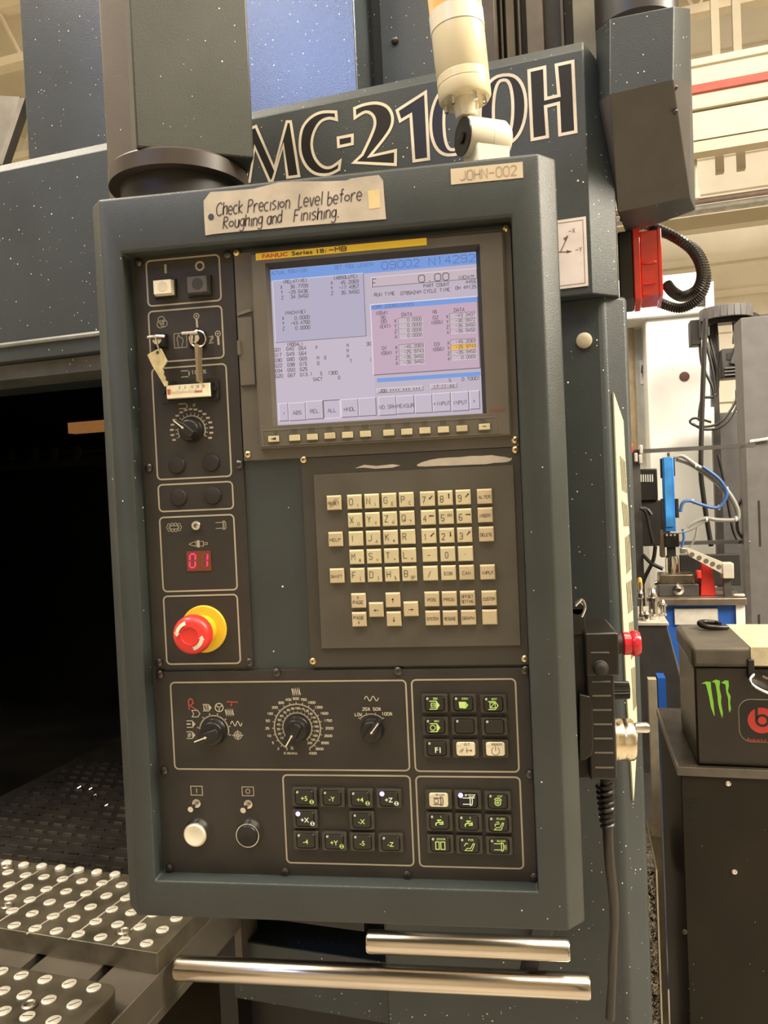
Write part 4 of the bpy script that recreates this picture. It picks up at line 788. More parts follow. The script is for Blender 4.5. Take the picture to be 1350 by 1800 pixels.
mb.obj('axis_plate', [mat('plate_lilac_white', (0.72, 0.66, 0.64), 0.4), mat('plate_ink', (0.20, 0.10, 0.08), 0.5)], MACH, smooth=False)
# lower cabinet on the right
DL = 0.325; lb = lambda px, py: Mf.hit(px, py, -DL)
cR = (lb(1063, 560)[0]+lb(1085, 1300)[0])/2; cL = lb(640, 900)[0]; CC = 0.031
mb = MB(Mf); z1 = zB+0.004
mb.add([(cL, 0, -DL), (cR, 0, -DL), (cR, z1, -DL), (cL, z1, -DL), (cR+CC, 0, -DL-CC), (cR+CC, z1, -DL-CC), (cR+CC, 0, -0.62), (cR+CC, z1, -0.62), (cL, 0, -0.62), (cL, z1, -0.62)],
       [(0, 1, 2, 3), (1, 4, 5, 2), (4, 6, 7, 5), (6, 8, 9, 7), (8, 0, 3, 9), (3, 2, 5, 7, 9), (0, 8, 6, 4, 1)])
mb.obj('lower_cabinet', BLUE, MACH, bev=0.006, seg=3)
a, b = lb(1027, 599); MB(Mf).lathe((a, b, -DL), [(0.0105, 0), (0.0105, 0.004), (0.0085, 0.0055), (0.003, 0.006)], 28).obj('cabinet_plug', mat('plug_cream', (0.50, 0.44, 0.32), 0.4), MACH)
# louvred cream vent on the folded corner
ang = math.radians(45); VF = Fr(Mf.w(cR+0.002, 0, -DL-0.001), (Mf.ex-Mf.ez).normalized(), UP, (Mf.ex+Mf.ez).normalized())
def vh(px, py): return VF.hit(px, py, 0.001)
vp_ = [vh(*p) for p in ((1078, 690), (1095, 740), (1109, 1000), (1120, 1290), (1113, 1408), (1100, 1200), (1088, 960))]
mb = MB(VF); mb.prism(vp_, -0.002, 0.002); mb.mat(1)
for (x0, y0, x1, y1, x2, y2, x3, y3) in ((1088, 800, 1098, 812, 1102, 868, 1092, 862), (1091, 880, 1102, 888, 1105, 925, 1095, 925), (1097, 945, 1106, 938, 1108, 1000, 1100, 1010), (1099, 1025, 1110, 1018, 1113, 1070, 1103, 1080), (1104, 1095, 1114, 1090, 1116, 1150, 1108, 1160), (1108, 1175, 1117, 1170, 1118, 1240, 1112, 1250)):
    for k in range(4):
        s0 = k/4+0.06; s1 = s0+0.12
        f2 = lambda s: (vh(x0+(x1-x0)*s, y0+(y1-y0)*s), vh(x3+(x2-x3)*s, y3+(y2-y3)*s))
        u0, v0 = f2(s0); u1, v1 = f2(s1); mb.poly([u0, u1, v1, v0], 0.0023)
mb.obj('louvre_vent', [mat('vent_cream', (0.74, 0.68, 0.48), 0.5, vary=0.05), mat('vent_slot', (0.10, 0.09, 0.06), 0.6)], MACH, smooth=False)
# dark work enclosure seen through the opening
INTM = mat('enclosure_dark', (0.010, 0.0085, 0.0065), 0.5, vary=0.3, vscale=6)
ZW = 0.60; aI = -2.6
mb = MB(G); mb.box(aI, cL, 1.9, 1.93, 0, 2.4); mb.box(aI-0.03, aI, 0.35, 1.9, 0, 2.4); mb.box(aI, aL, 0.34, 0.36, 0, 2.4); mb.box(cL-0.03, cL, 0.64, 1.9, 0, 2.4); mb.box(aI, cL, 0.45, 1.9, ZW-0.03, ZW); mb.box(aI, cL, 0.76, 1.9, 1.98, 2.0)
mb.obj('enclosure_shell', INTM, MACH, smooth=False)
# frosted amber panel with slight emission, rail and back ledge inside
d = 1.7; a0, b0 = fb(120, 762, d); a1, b1 = fb(300, 728, d)
MB(Mf).box(a0, a1, b0, b1, -d-0.04, -d).obj('amber_panel', mat('frosted_amber', (0.5, 0.3, 0.12), 0.5, vary=0.3, vscale=80, emit=s2l(178, 120, 66), estr=0.55), MACH)
a0, b0 = fb(-60, 832, d); a1, b1 = fb(300, 780, d); mb = MB(Mf); mb.box(a0, a1, b0, b0+0.03, -d-0.05, -d); mb.box(a0, a1, b1-0.01, b1, -d-0.05, -d); mb.obj('way_rail', mat('rail_dim', (0.035, 0.03, 0.024), 0.35, vary=0.3), MACH)
for x in (20, 62, 95, 135): 
    a0, b0 = fb(x, 800, d-0.05); MB(Mf).lathe((a0, b0, -d+0.05), [(0.02, -0.02), (0.02, 0.02), (0.012, 0.03)], 12, axis='b').obj('coolant_nozzle', BLACKM, MACH)
a0, b0 = fb(173, 1373, 1.25); a1, b1 = fb(240, 1335, 1.25); MB(Mf).box(a0, a1, b0, b1, -1.40, -1.25).obj('junction_box', mat('box_taupe', (0.085, 0.062, 0.046), 0.5), MACH, bev=0.002)
# ================================================================ table with fixture plates
ZP = 0.80
def gp(px, py, z=ZP): return G.hit(px, py, z)
fr1 = gp(273, 1675); bk1 = (gp(60, 1517)[1]+gp(200, 1533)[1])/2; a1_ = (fr1[0]+gp(337, 1617)[0])/2
STL = mat('worn_ground_steel', (0.42, 0.375, 0.30), 0.34, 0.85, vary=0.08, vscale=9, bump=0.04, bscale=200)
STP = mat('dark_ground_plate', (0.115, 0.098, 0.066), 0.34, 0.35, vary=0.22, vscale=20, bump=0.05, bscale=90)
PLG = mat('plug_aluminium', (0.74, 0.69, 0.56), 0.36, 0.25, vary=0.08, vscale=200)
TABLE = thing('machine_table', G.w(-0.7, (fr1[1]+bk1)/2, 0.55), 'grey steel slotted machine table carrying two plugged fixture plates', 'machine table')
ZT = ZP-0.030
tr = gp(250, 1740, ZT); ta1 = (gp(303, 1692, ZT)[0]+gp(202, 1788, ZT)[0])/2; tb0 = gp(40, 1800, ZT)[1]-0.25
mb = MB(G); slots = []
f2 = gp(188, 1700, ZT)[0]; f1 = gp(65, 1685, ZT)[0]; step = abs(f2-f1)
edges = [ta1]+[x for x in (f2, f1, f1-step, f1-2*step, f1-3*step) if x > aL]; lo = None
xs = [ta1]
right = ta1
for s_ in [f2, f1, f1-step, f1-2*step, f1-3*step]:
    mb.box(s_+0.008, right, tb0, bk1+0.05, ZT-0.05, ZT); right = s_-0.008
mb.box(aL+0.02, right, tb0, bk1+0.05, ZT-0.05, ZT); mb.box(aL+0.02, ta1, tb0, bk1+0.05, ZT-0.065, ZT-0.05)
mb.obj('table_top', STL, TABLE, bev=0.0015)
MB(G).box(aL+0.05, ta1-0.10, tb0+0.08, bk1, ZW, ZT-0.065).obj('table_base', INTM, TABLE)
plugm = MB(Fr((0, 0, 0), MX, MY, UP)); plugm.lathe((0, 0, 0), [(0.0092, 0), (0.0092, 0.0012), (0.0084, 0.0018), (0.003, 0.0018)], 18); plugm.mat(1); plugm.rib([(-0.006, -0.003), (0.006, 0.003)], 0.0014, 0.0020)
plug = plugm.obj('plug', [PLG, INK])
FX1 = thing('fixture_plate', G.w((a1_-1.0)/2, (fr1[1]+bk1)/2, ZT), 'dark ground fixture plate with rows of slotted round plugs, large rear one', 'fixture plate')
MB(G).box(aL+0.06, a1_, fr1[1], bk1, ZT, ZP).obj('plate', STP, FX1, bev=0.0012)
def addplugs(lst, par, z=ZP):
    for X, Y in lst:
        a, b = gp(X/3, 1350+Y/3, z); inst(plug, 'plug', G.w(a, b, z), par, (0, 0, random.uniform(-0.5, 0.5)))
addplugs([(75, 832), (185, 848), (298, 862), (413, 878), (530, 895), (653, 912), (773, 927), (65, 755), (170, 770), (280, 784), (390, 797), (505, 812), (620, 827), (738, 840), (857, 855), (55, 685), (158, 697), (262, 710), (370, 722), (478, 735), (590, 748), (693, 764), (48, 617), (145, 630), (245, 641), (349, 653), (455, 664), (561, 676), (665, 688), (42, 552), (135, 567), (232, 577), (330, 588), (432, 598), (538, 609), (641, 619), (808, 772), (930, 795), (785, 700)], FX1)
for x0, y0, x1, y1 in ((-5, 660, 200, 545), (-5, 810, 400, 550), (140, 875, 600, 580), (360, 905, 690, 655), (590, 938, 850, 720)):  # thin pale strips running diagonally over the plate
    p, q_ = gp(x0/3, 1350+y0/3), gp(x1/3, 1350+y1/3); MB(G).prism([(p[0]-0.0012, p[1]), (p[0]+0.0012, p[1]), (q_[0]+0.0012, q_[1]), (q_[0]-0.0012, q_[1])], ZP-0.001, ZP+0.0004).obj('pale_strip', mat('pale_strip_metal', (0.62, 0.56, 0.44), 0.35, 0.3), FX1)
# proud locating studs along the rear edge
for X, Y in ((35, 500), (125, 510), (220, 517), (318, 525), (416, 537), (513, 547), (615, 554)):
    a, b = gp(X/3, 1350+Y/3+3); b = min(b, bk1-0.010); MB(Fr(G.w(a, b, ZP), MX, MY, UP)).lathe((0, 0, 0), [(0.0088, 0), (0.0088, 0.004), (0.006, 0.006), (0.003, 0.006)], 16).obj('locating_stud', PLG, FX1)
def eye(X, Y, par):
    a, b = gp(X/3, 1350+Y/3); MB(Fr(G.w(a, b, ZP), MX, MY, UP)).lathe((0, 0, 0), [(0.0095, 0), (0.0095, 0.003), (0.0072, 0.0045), (0.0055, 0.003), (0.0055, 0.0005)], 20).obj('threaded_bushing', STL, par)
eye(653, 870, FX1); eye(40, 525, FX1); eye(38, 735, FX1)
c2 = gp(170, 1742); l2 = gp(0, 1697)[1]; r2 = gp(188, 1760)[0]; b2 = gp(40, 1702)[1]
FX2 = thing('fixture_plate', G.w((r2-1.0)/2, tb0+0.1, ZT), 'smaller front fixture plate with a rounded corner and slotted plugs', 'fixture plate')
mb = MB(G); R_ = 0.022; mb.prism([(aL+0.08, tb0+0.02), (r2, tb0+0.02)]+[(r2-R_+R_*math.cos(math.radians(t)), b2-R_+R_*math.sin(math.radians(t))) for t in range(0, 91, 15)]+[(aL+0.08, b2)], ZT, ZP); mb.obj('plate', STP, FX2, bev=0.0012)
addplugs([(5, 1075), (112, 1097), (237, 1118), (365, 1140), (495, 1162), (15, 1178), (128, 1200), (258, 1225), (392, 1250), (20, 1285), (145, 1313), (283, 1335)], FX2); eye(155, 1258, FX2)
# perforated chip grate behind the plate
ga0, ga1_ = aL+0.05, cL-0.05; gb0, gb1 = bk1+0.06, 1.6; ZG = gp(120, 1470, 0.74) and 0.74
CHG = thing('chip_grate', G.w((ga0+ga1_)/2, (gb0+gb1)/2, ZG), 'dark perforated chip grate behind the fixture plate', 'grate')
MB(G).box(ga0, ga1_, gb0, gb1, ZG-0.02, ZG).obj('grate_sheet', mat('grate_dark', (0.016, 0.013, 0.010), 0.45, vary=0.3), CHG)
mb = MB(G); nr = 16
for r in range(nr):
    d = gb0+0.02+0.035*r
    for k in range(42):
        a = ga1_-0.02-0.036*k-(0.018 if r % 2 else 0)
        if a > ga0+0.03: mb.box(a-0.011, a+0.011, d-0.002, d+0.002, ZG, ZG+0.004)
sl = mb.obj('raised_slot', mat('slot_edge_steel', (0.20, 0.17, 0.13), 0.35, 0.8, vary=0.4, vscale=8), CHG, smooth=False); sl['kind'] = 'stuff'
for X, Y, r in ((140, 1388, 0.006), (160, 1390, 0.005), (168, 1400, 0.004), (188, 1419, 0.005)):
    a, b = G.hit(X, Y, ZG); tag(MB(Fr(G.w(a, b, ZG), MX, MY, UP)).tube([(-r, 0, 0.002), (0, r, r), (r, 0, 0.003), (r*1.6, -r, 0.004)], 0.0016, 5).obj('metal_chip', CHROME), 'tiny curled bright metal chip lying on the dark grate', 'metal chip', 'loose chips on the grate')
# ================================================================ machine base sheets and polished tubes under the pendant
zc = lambda px, py, d: Mf.hit(px, py, -d)
mb = MB(Mf); d = 0.52; a0 = zc(478, 1640, d)[0]; a1 = cL+0.05; mb.box(a0, a1, zc(600, 1700, d)[1], zc(600, 1590, d)[1], -d-0.02, -d); mb.obj('base_sheet', BLUE, MACH)
d = 0.40; a0 = zc(335, 1640, d)[0]; a1 = zc(412, 1640, d)[0]; MB(Mf).box(a0, a1, zc(370, 1720, d)[1], zc(370, 1590, d)[1], -d-0.06, -d).obj('tube_bracket', BLACKM, MACH)
a1b = zc(424, 1640, d)[0]; MB(Mf).box(a1, a1b, zc(370, 1720, d)[1], zc(370, 1590, d)[1], -d-0.06, -d).obj('bracket_edge', mat('bracket_taupe', (0.12, 0.10, 0.08), 0.5), MACH)
d = 0.42; a0 = zc(412, 1750, d)[0]; MB(Mf).box(a0, cR, zc(600, 1787, d)[1], zc(600, 1680, d)[1], -0.60, -d).obj('base_block', BLUE, MACH, bev=0.002)
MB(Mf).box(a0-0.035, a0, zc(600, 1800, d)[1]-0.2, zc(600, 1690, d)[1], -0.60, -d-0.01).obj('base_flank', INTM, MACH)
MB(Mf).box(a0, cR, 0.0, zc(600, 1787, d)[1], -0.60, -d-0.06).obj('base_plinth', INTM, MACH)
TUBE = mat('polished_steel_tube', (0.66, 0.60, 0.52), 0.22, 1.0, vary=0.06, vscale=25, stretch=(0.3, 6, 6), bump=0.03, bscale=120)
YR = 0.22
def rod(x0, yt, yb, x1, label):
    c = -YR; aa, bt = q(x0, yt, c); _, bb = q(x0, yb, c); a2, _ = q(x1, (yt+yb)/2, c); r = (bt-bb)/2; zc_ = (bt+bb)/2
    o = MB().lathe((aa, zc_, c), [(r*0.9, 0), (r, 0.003), (r, a2-aa-0.003), (r*0.9, a2-aa)], 40, axis='a').obj('polished_tube', TUBE, MACH); o['label'] = label
    for f in (0.86,):
        x = aa+(a2-aa)*f; Mw = Vector((x, YR, zc_)); p = Mw; loc = (p.dot(MX), p.z, -p.dot(MY))
        mbk = MB(Mf); mbk.box(loc[0]-0.012, loc[0]+0.012, loc[1]-0.010, loc[1]+0.010, -0.53, loc[2]-r*0.7); mbk.obj('tube_mount', BLACKM, o)
rod(309.6, 1681, 1721, 1035, 'long polished steel tube running under the pendant beside the fixture plate'); rod(645, 1636, 1674, 1000, 'short polished steel tube just below the pendant bottom edge')
# ================================================================ pendant support arm
AF = mframe(-27)
ac = P.w(*q(315, 300, -0.06), -0.06)
ARM = thing('pendant_arm', (ac.x, ac.y, ob1), 'dark grey-green boxed arm with round swivel collar above the pendant', 'support arm')
cA = AF.ez.dot(Vector((ac.x, ac.y, 0))-AF.o)+0.065
h = [AF.hit(*p, cA) for p in ((226, 0), (433, 0), (447, 283), (240, 253))]
a0, a1, b0 = (h[0][0]+h[3][0])/2, (h[1][0]+h[2][0])/2, (h[2][1]+h[3][1])/2
ARMP = mat('arm_greygreen_paint', (0.062, 0.066, 0.054), 0.45, vary=0.10, vscale=8, bump=0.15, bscale=700, speck=0.12, spscale=140)
zA = q(0, -20, -0.25)[1]; MB(AF).box(a0, a1, b0, zA, cA-0.14, cA).obj('arm_box', ARMP, ARM, bev=0.002)
POST = mat('post_taupe_paint', (0.17, 0.14, 0.085), 0.5, vary=0.08, vscale=8, bump=0.1, bscale=700, speck=0.1, spscale=90)
pc = -0.165; x0 = (q(168, 0, pc)[0]+q(196, 340, pc)[0])/2; x1 = q(330, 100, pc)[0]; MB().box(x0, x1, ob1+0.002, zA, pc-0.08, pc).obj('arm_post', POST, ARM, bev=0.002)
MB(Fr((ac.x, ac.y, 0), (1, 0, 0), (0, 1, 0), UP)).lathe((0, 0, 0), [(0.03, zA), (0.03, HC-0.62)], 24).obj('drop_tube', ARMP, ARM)
COLR = mat('collar_brown_black', (0.055, 0.042, 0.034), 0.4, vary=0.15); zc0 = q(315, 318, -0.06)[1]-0.015
rr = P.sc(315, 318, -0.06)*114
MB(Fr((ac.x, ac.y, 0), (1, 0, 0), (0, 1, 0), UP)).lathe((0, 0, 0), [(rr*0.5, zc0+0.002), (rr, zc0+0.002), (rr, zc0+0.018), (rr*0.96, zc0+0.021), (rr*0.5, zc0+0.021)], 56).obj('swivel_collar', COLR, ARM)
MB(Fr((ac.x, ac.y, 0), (1, 0, 0), (0, 1, 0), UP)).lathe((0, 0, 0), [(rr*0.84, ob1), (rr*0.84, zc0+0.003)], 48).obj('swivel_neck', mat('neck_dark', (0.014, 0.011, 0.009), 0.5), ARM)
MB(Fr((ac.x, ac.y, 0), (1, 0, 0), (0, 1, 0), UP)).lathe((0, 0, 0), [(rr*0.6, zc0+0.021), (rr*0.6, b0+0.02)], 32).obj('swivel_spigot', COLR, ARM)
# ================================================================ signal light on the pendant
sc_ = -0.055; ks = P.sc(817, 150, sc_)
base = P.w(q(845, 262, sc_)[0], ob1, sc_)
SIG = thing('signal_light', base, 'ivory signal light with ribbed amber lens on a swivel foot', 'signal light')
IV = mat('ivory_plastic', (0.76, 0.68, 0.46), 0.28, vary=0.03, coat=0.3); IVW = mat('ivory_white_plastic', (0.80, 0.74, 0.58), 0.3, vary=0.03)
p0 = P.w(*q(818, 178, sc_), sc_); p1 = P.w(*q(801, 22, sc_), sc_); ax = (p1-p0).normalized(); xx = Vector((1, 0, 0)); xx = (xx-ax*xx.dot(ax)).normalized()
SF = Fr(p0, xx, ax, xx.cross(ax)); R_ = 46.5*ks; hh = (p1-p0).length
MB(SF).lathe((0, 0, 0), [(R_*0.5, 0), (R_*0.93, 0), (R_, 0.003), (R_, 0.014), (R_*0.985, 0.0145), (R_*0.985, 0.0155), (R_, 0.016), (R_, 0.024), (R_*0.985, 0.0245), (R_*0.985, 0.0255), (R_, 0.026), (R_*1.01, hh-0.022), (R_*0.9, hh-0.022)], 56, axis='b').obj('body', IV, SIG)
MB(SF).lathe((0, 0, 0), [(R_*0.9, hh-0.022), (R_*1.03, hh-0.0215), (R_*1.03, hh-0.003), (R_*0.9, hh-0.002)], 56, axis='b').obj('white_ring', IVW, SIG)
mb = MB(SF); n = 72; pts = []; prof = [hh-0.002, hh+0.07]
for hgt in prof:
    for i in range(2*n):
        t = math.pi*i/n; r = R_*(1.0 if i % 2 else 0.955); pts.append((r*math.cos(t), hgt, r*math.sin(t)))
mb.add(pts, [(i, (i+1) % (2*n), 2*n+(i+1) % (2*n), 2*n+i) for i in range(2*n)]+[tuple(range(2*n, 4*n))])
mb.obj('amber_lens', mat('amber_lens', (0.86, 0.55, 0.20), 0.3, vary=0.05, spec=0.6, emit=(0.9, 0.5, 0.16), estr=0.12), SIG, smooth=False)
MB(SF).lathe((0, 0, 0), [(R_*0.42, -0.018), (R_*0.46, -0.012), (R_*0.5, 0.001)], 32, axis='b').obj('neck', IVW, SIG)
for t in (60, 125, 180, 20, 300):
    MB(SF).tube([(R_*0.75*math.cos(math.radians(t)), 0.001, R_*0.75*math.sin(math.radians(t))), (R_*0.75*math.cos(math.radians(t)), -0.009, R_*0.75*math.sin(math.radians(t)))], 0.0022, 8).obj('screw', CHROME, SIG)
KF = mframe(-28); kb = P.w(*q(836, 243, sc_), sc_); KFr = Fr(kb, KF.ex, KF.ey, KF.ez)
kr = 34*ks
zb = ob1-kb.z
MB(KFr).lathe((0, 0, 0), [(kr*0.92, -0.014), (kr, -0.010), (kr, 0.012), (kr*0.94, 0.012), (kr, 0.0125), (kr, 0.030), (kr*0.8, 0.036), (kr*0.5, 0.037)], 40, axis='a').obj('swivel_knuckle', IVW, SIG)
MB(KFr).lathe((0, 0, 0), [(kr*0.95, -0.016), (kr*0.95, -0.0145)], 40, axis='a').obj('black_cap', BLACK, SIG)
MB(KFr).lathe((0, 0, 0), [(kr*0.2, -0.0185), (kr*0.35, -0.018), (kr*0.35, -0.016)], 24, axis='a').obj('cap_boss', BLACK, SIG)
mb = MB(KFr); mb.box(-0.008, 0.032, zb, 0, -kr*0.8, kr*0.8); mb.obj('foot', IVW, SIG, bev=0.002)
# ================================================================ notes on the pendant
HG = {}
def P2(s): return [(int(s[i]), int(s[i+1])) for i in range(0, len(s)-1, 2)]
HG.update({'h': [P2('0006'), P2('00031424232320')], 'e': [P2('022223142403010020')[0:0] or [(0, 2), (2, 2), (2, 3), (1, 4), (0, 3), (0, 1), (1, 0), (2, 0.5)]], 'c': [[(2, 3.6), (1, 4), (0, 3), (0, 1), (1, 0), (2, 0.4)]], 'k': [P2('0006'), [(2, 4), (0, 2), (2, 0)]], 'r': [[(0, 4), (0, 0)], [(0, 2.6), (1, 4), (2, 3.8)]],
 'i': [[(0.4, 4), (0.35, 0)]], 's': [[(2, 3.7), (1, 4), (0, 3), (1, 2.2), (2, 1.2), (1, 0), (0, 0.3)]], 'o': [arc(1, 2, 1.25, 0, 360, 10)], 'n': [[(0, 4), (0, 0)], [(0, 3), (1, 4), (2, 3), (2, 0)]], 'v': [[(0, 4), (1, 0), (2, 4)]], 'l': [[(0.4, 6), (0.35, 0)]], 'b': [[(0, 6), (0, 0), (1.4, 0), (2, 1), (2, 2.4), (1, 3.2), (0, 2.6)]],
 'f': [[(2, 5.6), (1.4, 6), (1, 5), (1, 0)], [(0, 3.6), (2, 3.8)]], 'u': [[(0, 4), (0, 1), (1, 0), (2, 1), (2, 4)], [(2, 4), (2, 0)]], 'g': [[(2, 3.6), (1, 4), (0, 3), (0, 1.4), (1, 0.6), (2, 1.6), (2, 4), (2, -1), (1, -2.2), (-0.2, -1.6)]], 'a': [[(2, 3.6), (1, 4), (0, 3), (0, 1), (1, 0), (2, 1.4), (2, 4), (2, 0)]], 'd': [[(2, 3.2), (1, 4), (0, 3), (0, 1), (1, 0), (2, 1.4)], [(2, 6.4), (2, 0)]], '.': [[(0.4, 0), (0.4, 0.7)]],
 'C': [[(3, 5), (2, 6), (0.6, 5), (0, 3), (0.6, 0.6), (2, 0), (3, 0.8)]], 'P': [[(0.3, 6), (0, 0)], [(0.3, 6), (2, 6), (2.6, 4.6), (1.6, 3.4), (0.2, 3)]], 'L': [[(0.4, 6), (0.2, 0), (2, 0.2)]], 'R': [[(0.3, 6), (0, 0)], [(0.3, 6), (2, 5.6), (2.2, 4), (0.2, 3), (2.6, 0)]], 'F': [[(0.3, 6), (0, 0)], [(0.3, 6), (2.6, 6)], [(0.2, 3.2), (2, 3.4)]]})
def hand(mb, s_, x, y, adv, h, lw, c):
    random.seed(3)
    for ch in s_:
        if ch == ' ': x += adv*0.8; continue
        g = HG.get(ch, []); w = max([p[0] for st_ in g for p in st_]+[0.5]); jy = random.uniform(-0.04, 0.04)*h
        for st_ in g:
            pp = [(x+px_/2.6*adv+py_*0.05*adv, y+jy+py_/6*h) for px_, py_ in st_]
            mb.rib(spline(pp, 4) if len(pp) > 2 else pp, lw, c)
        x += adv*(w/2.6+0.36)
def cq(X, Y, c): return q(340+X/3.75, 260+Y/3.75, c)
nt = 0.0006; cN = RIM+0.0004
note = [(68, 352), (112, 292), (250, 283), (400, 270), (560, 230), (660, 222), (870, 222), (1010, 216), (1040, 203), (1130, 190), (1222, 180), (1250, 215), (1258, 330), (1270, 470), (1000, 492), (740, 512), (500, 535), (300, 552), (140, 568), (80, 578), (72, 450)]
hole = [(118+20*math.cos(t), 457+22*math.sin(t)) for t in [2*math.pi*i/16 for i in range(16)]]
NOTE = thing('paper_note', P.w(*cq(650, 550, cN), cN), 'taped paper note handwritten about checking precision level before roughing', 'paper note')
mb = MB(); mb.prism([cq(*p, cN) for p in note], cN, cN+nt); mb.obj('paper', PAPER, NOTE, smooth=False)
mb = MB(); mb.poly([cq(*p, cN) for p in hole], cN+nt+0.0002); mb.obj('punched_hole', BLUEP, NOTE, smooth=False)
c = cN+nt+0.0003; mb = MB(); x, y = cq(150, 440, c); k = P.sc(500, 350, c)/3.75
hand(mb, 'Check Precision', x, y-0.001, 31*k, 82*k, 7.5*k, c); x2, _ = cq(690, 390, c); hand(mb, 'Level before', x2, y-0.0005, 33*k, 82*k, 7.5*k, c)
x, y = cq(195, 525, c); hand(mb, 'Roughing and', x, y-0.001, 31*k, 76*k, 7.5*k, c); x2, _ = cq(660, 470, c); hand(mb, 'Finishing.', x2, y-0.001, 33*k, 76*k, 7.5*k, c)
mb.obj('handwriting', MARK, NOTE, smooth=False)
mb = MB(); mb.prism([cq(*p, cN) for p in ((1150, 285), (1225, 275), (1232, 395), (1158, 405))], cN+nt, cN+nt+0.0002); mb.obj('tape_patch', mat('old_tape', (0.66, 0.53, 0.27), 0.4), NOTE, smooth=False)
def dz(X, Y, c=RIM): return q(700+X/3.97, Y/3.97, c)
h = [dz(*p) for p in ((365, 1180), (868, 1130), (872, 1241), (369, 1290))]; mb = MB(); mb.prism(h, RIM, RIM+0.0005)
a0, b0, a1, b1 = h[3][0], h[3][1], h[1][0], h[1][1]; mb.mat(1); bm0 = (h[2][1]+h[3][1])/2; bm1 = (h[0][1]+h[1][1])/2; H_ = bm1-bm0
mb.text('JOHN-002', a0+(a1-a0)*0.13, bm0+H_*0.2, H_*0.6, (a1-a0)*0.78, 0.0009, RIM+0.0008)
tag(mb.obj('name_label', [mat('label_tan', (0.62, 0.52, 0.36), 0.5, vary=0.05), mat('label_ink', (0.36, 0.28, 0.18), 0.6)], smooth=False), 'tan tape label reading JOHN-002 on the pendant corner', 'label')
# ================================================================ keys hanging in the two locks
def ez(X, Y, c): return q(220+X/5.4, 430+Y/5.4, c)
KEYM = mat('worn_key_brass', (0.72, 0.62, 0.36), 0.34, 0.7, vary=0.12, vscale=120)
ck = 0.017
KY = thing('key', P.w(*ez(330, 1000, ck), ck), 'flat brass key dangling by a split ring from the left lock', 'key')
mb = MB(); mb.prism([ez(*p, ck) for p in ((213, 1048), (240, 1030), (320, 992), (340, 985), (365, 1030), (402, 1105), (392, 1125), (358, 1180), (372, 1210), (368, 1235), (388, 1265), (385, 1290), (408, 1300), (402, 1335), (392, 1348), (375, 1345), (330, 1265), (260, 1150))], ck-0.001, ck+0.001); mb.mat(1); x, y = ez(311, 1026, ck); mb.cyl(x, y, 0.0018, ck+0.001, ck+0.0012, 14)
mb.obj('blade', [KEYM, INK], KY, bev=0.0003)
cl = 0.016; mb = MB(); mb.tube([(*ez(215, 880, 0.018), 0.018), (*ez(300, 868, 0.020), 0.020), (*ez(372, 872, 0.016), 0.016)], 0.0017, 8)
mb.tube(spline([(*ez(290, 860, 0.020), 0.020), (*ez(300, 920, 0.020), 0.020), (*ez(318, 985, 0.019), 0.019), (*ez(330, 1010, 0.018), 0.018)], 5), 0.0009, 6); mb.obj('split_ring', CHROME, KY)
K2 = thing('key', P.w(*ez(690, 1000, ck), ck), 'key seen edge-on hanging from a wire ring in the right lock', 'key')
mb = MB(); mb.prism([ez(*p, ck) for p in ((672, 962), (690, 945), (712, 965), (710, 1150), (718, 1300), (696, 1305), (690, 1150), (680, 1000))], ck-0.006, ck+0.006); mb.obj('blade', mat('key_edge_brass', (0.34, 0.26, 0.15), 0.4, 0.6), K2)
mb = MB(); ctr = [(x, y) for x, y in [(690+75*math.cos(t), 895+78*math.sin(t)) for t in [math.radians(-110+i*14) for i in range(24)]]]
mb.tube([(*ez(X, Y, ck), ck) for X, Y in ctr], 0.0008, 6); mb.tube([(*ez(540, 843, ck), ck), (*ez(690, 832, ck), ck)], 0.0019, 8); mb.obj('wire_ring', CHROME, K2)
# ================================================================ handheld pulse generator on the right flank
hx = oa1+CH
def hq(px, py, c=-0.035): return q(px, py, c)
cH = -0.03
HB = thing('handheld_pulse_generator', P.w(*hq(1055, 1385), -0.03), 'black ribbed handheld jog unit with red stop button and chrome handwheel', 'hand controller')
x0, _ = hq(1030, 1200, cH); x1, _ = hq(1080, 1200, cH); zt = hq(1060, 1112, cH)[1]; zbm = hq(1060, 1372, cH)[1]
BX = mat('jog_black_plastic', (0.011, 0.009, 0.007), 0.28, vary=0.08)
x0 = max(x0, hx+0.012)
mb = MB(); mb.box(x0, x1, zbm, zt-0.003, cH-0.085, cH); mb.box(x0-0.0005, x1+0.006, zt-0.046, zt, cH-0.085, cH+0.001); mb.obj('body', BX, HB, bev=0.003, seg=3)
MB().box(hx+0.0005, x0+0.001, zbm-0.002, zt-0.001, cH-0.075, cH-0.012).obj('mount_plate', BLACKM, HB, bev=0.001)
for Y in (1147, 1198, 1223, 1248, 1273, 1298, 1323, 1349):
    z = hq(1058, Y, cH)[1]; MB().tube([(x0+0.006, z, cH+0.0005), (x1-0.004, z, cH+0.0005)], 0.0011, 6).obj('grip_rib', mat('rib_worn', (0.085, 0.072, 0.055), 0.3), HB)
a, b = hq(1055, 1174, cH); MB().lathe((a, b, cH), [(0.0085, 0), (0.0085, 0.002), (0.0072, 0.003), (0.0066, 0.006), (0.004, 0.008), (0.0015, 0.0082)], 28).obj('enable_button', BLACKM, HB)
cm = cH-0.035
zr = hq(1100, 1131, cm)[1]; MB().lathe((x1+0.006, zr, cm), [(0.011, 0), (0.011, 0.006), (0.0105, 0.008), (0.009, 0.009)], 28, axis='a').obj('stop_collar', BLACKM, HB)
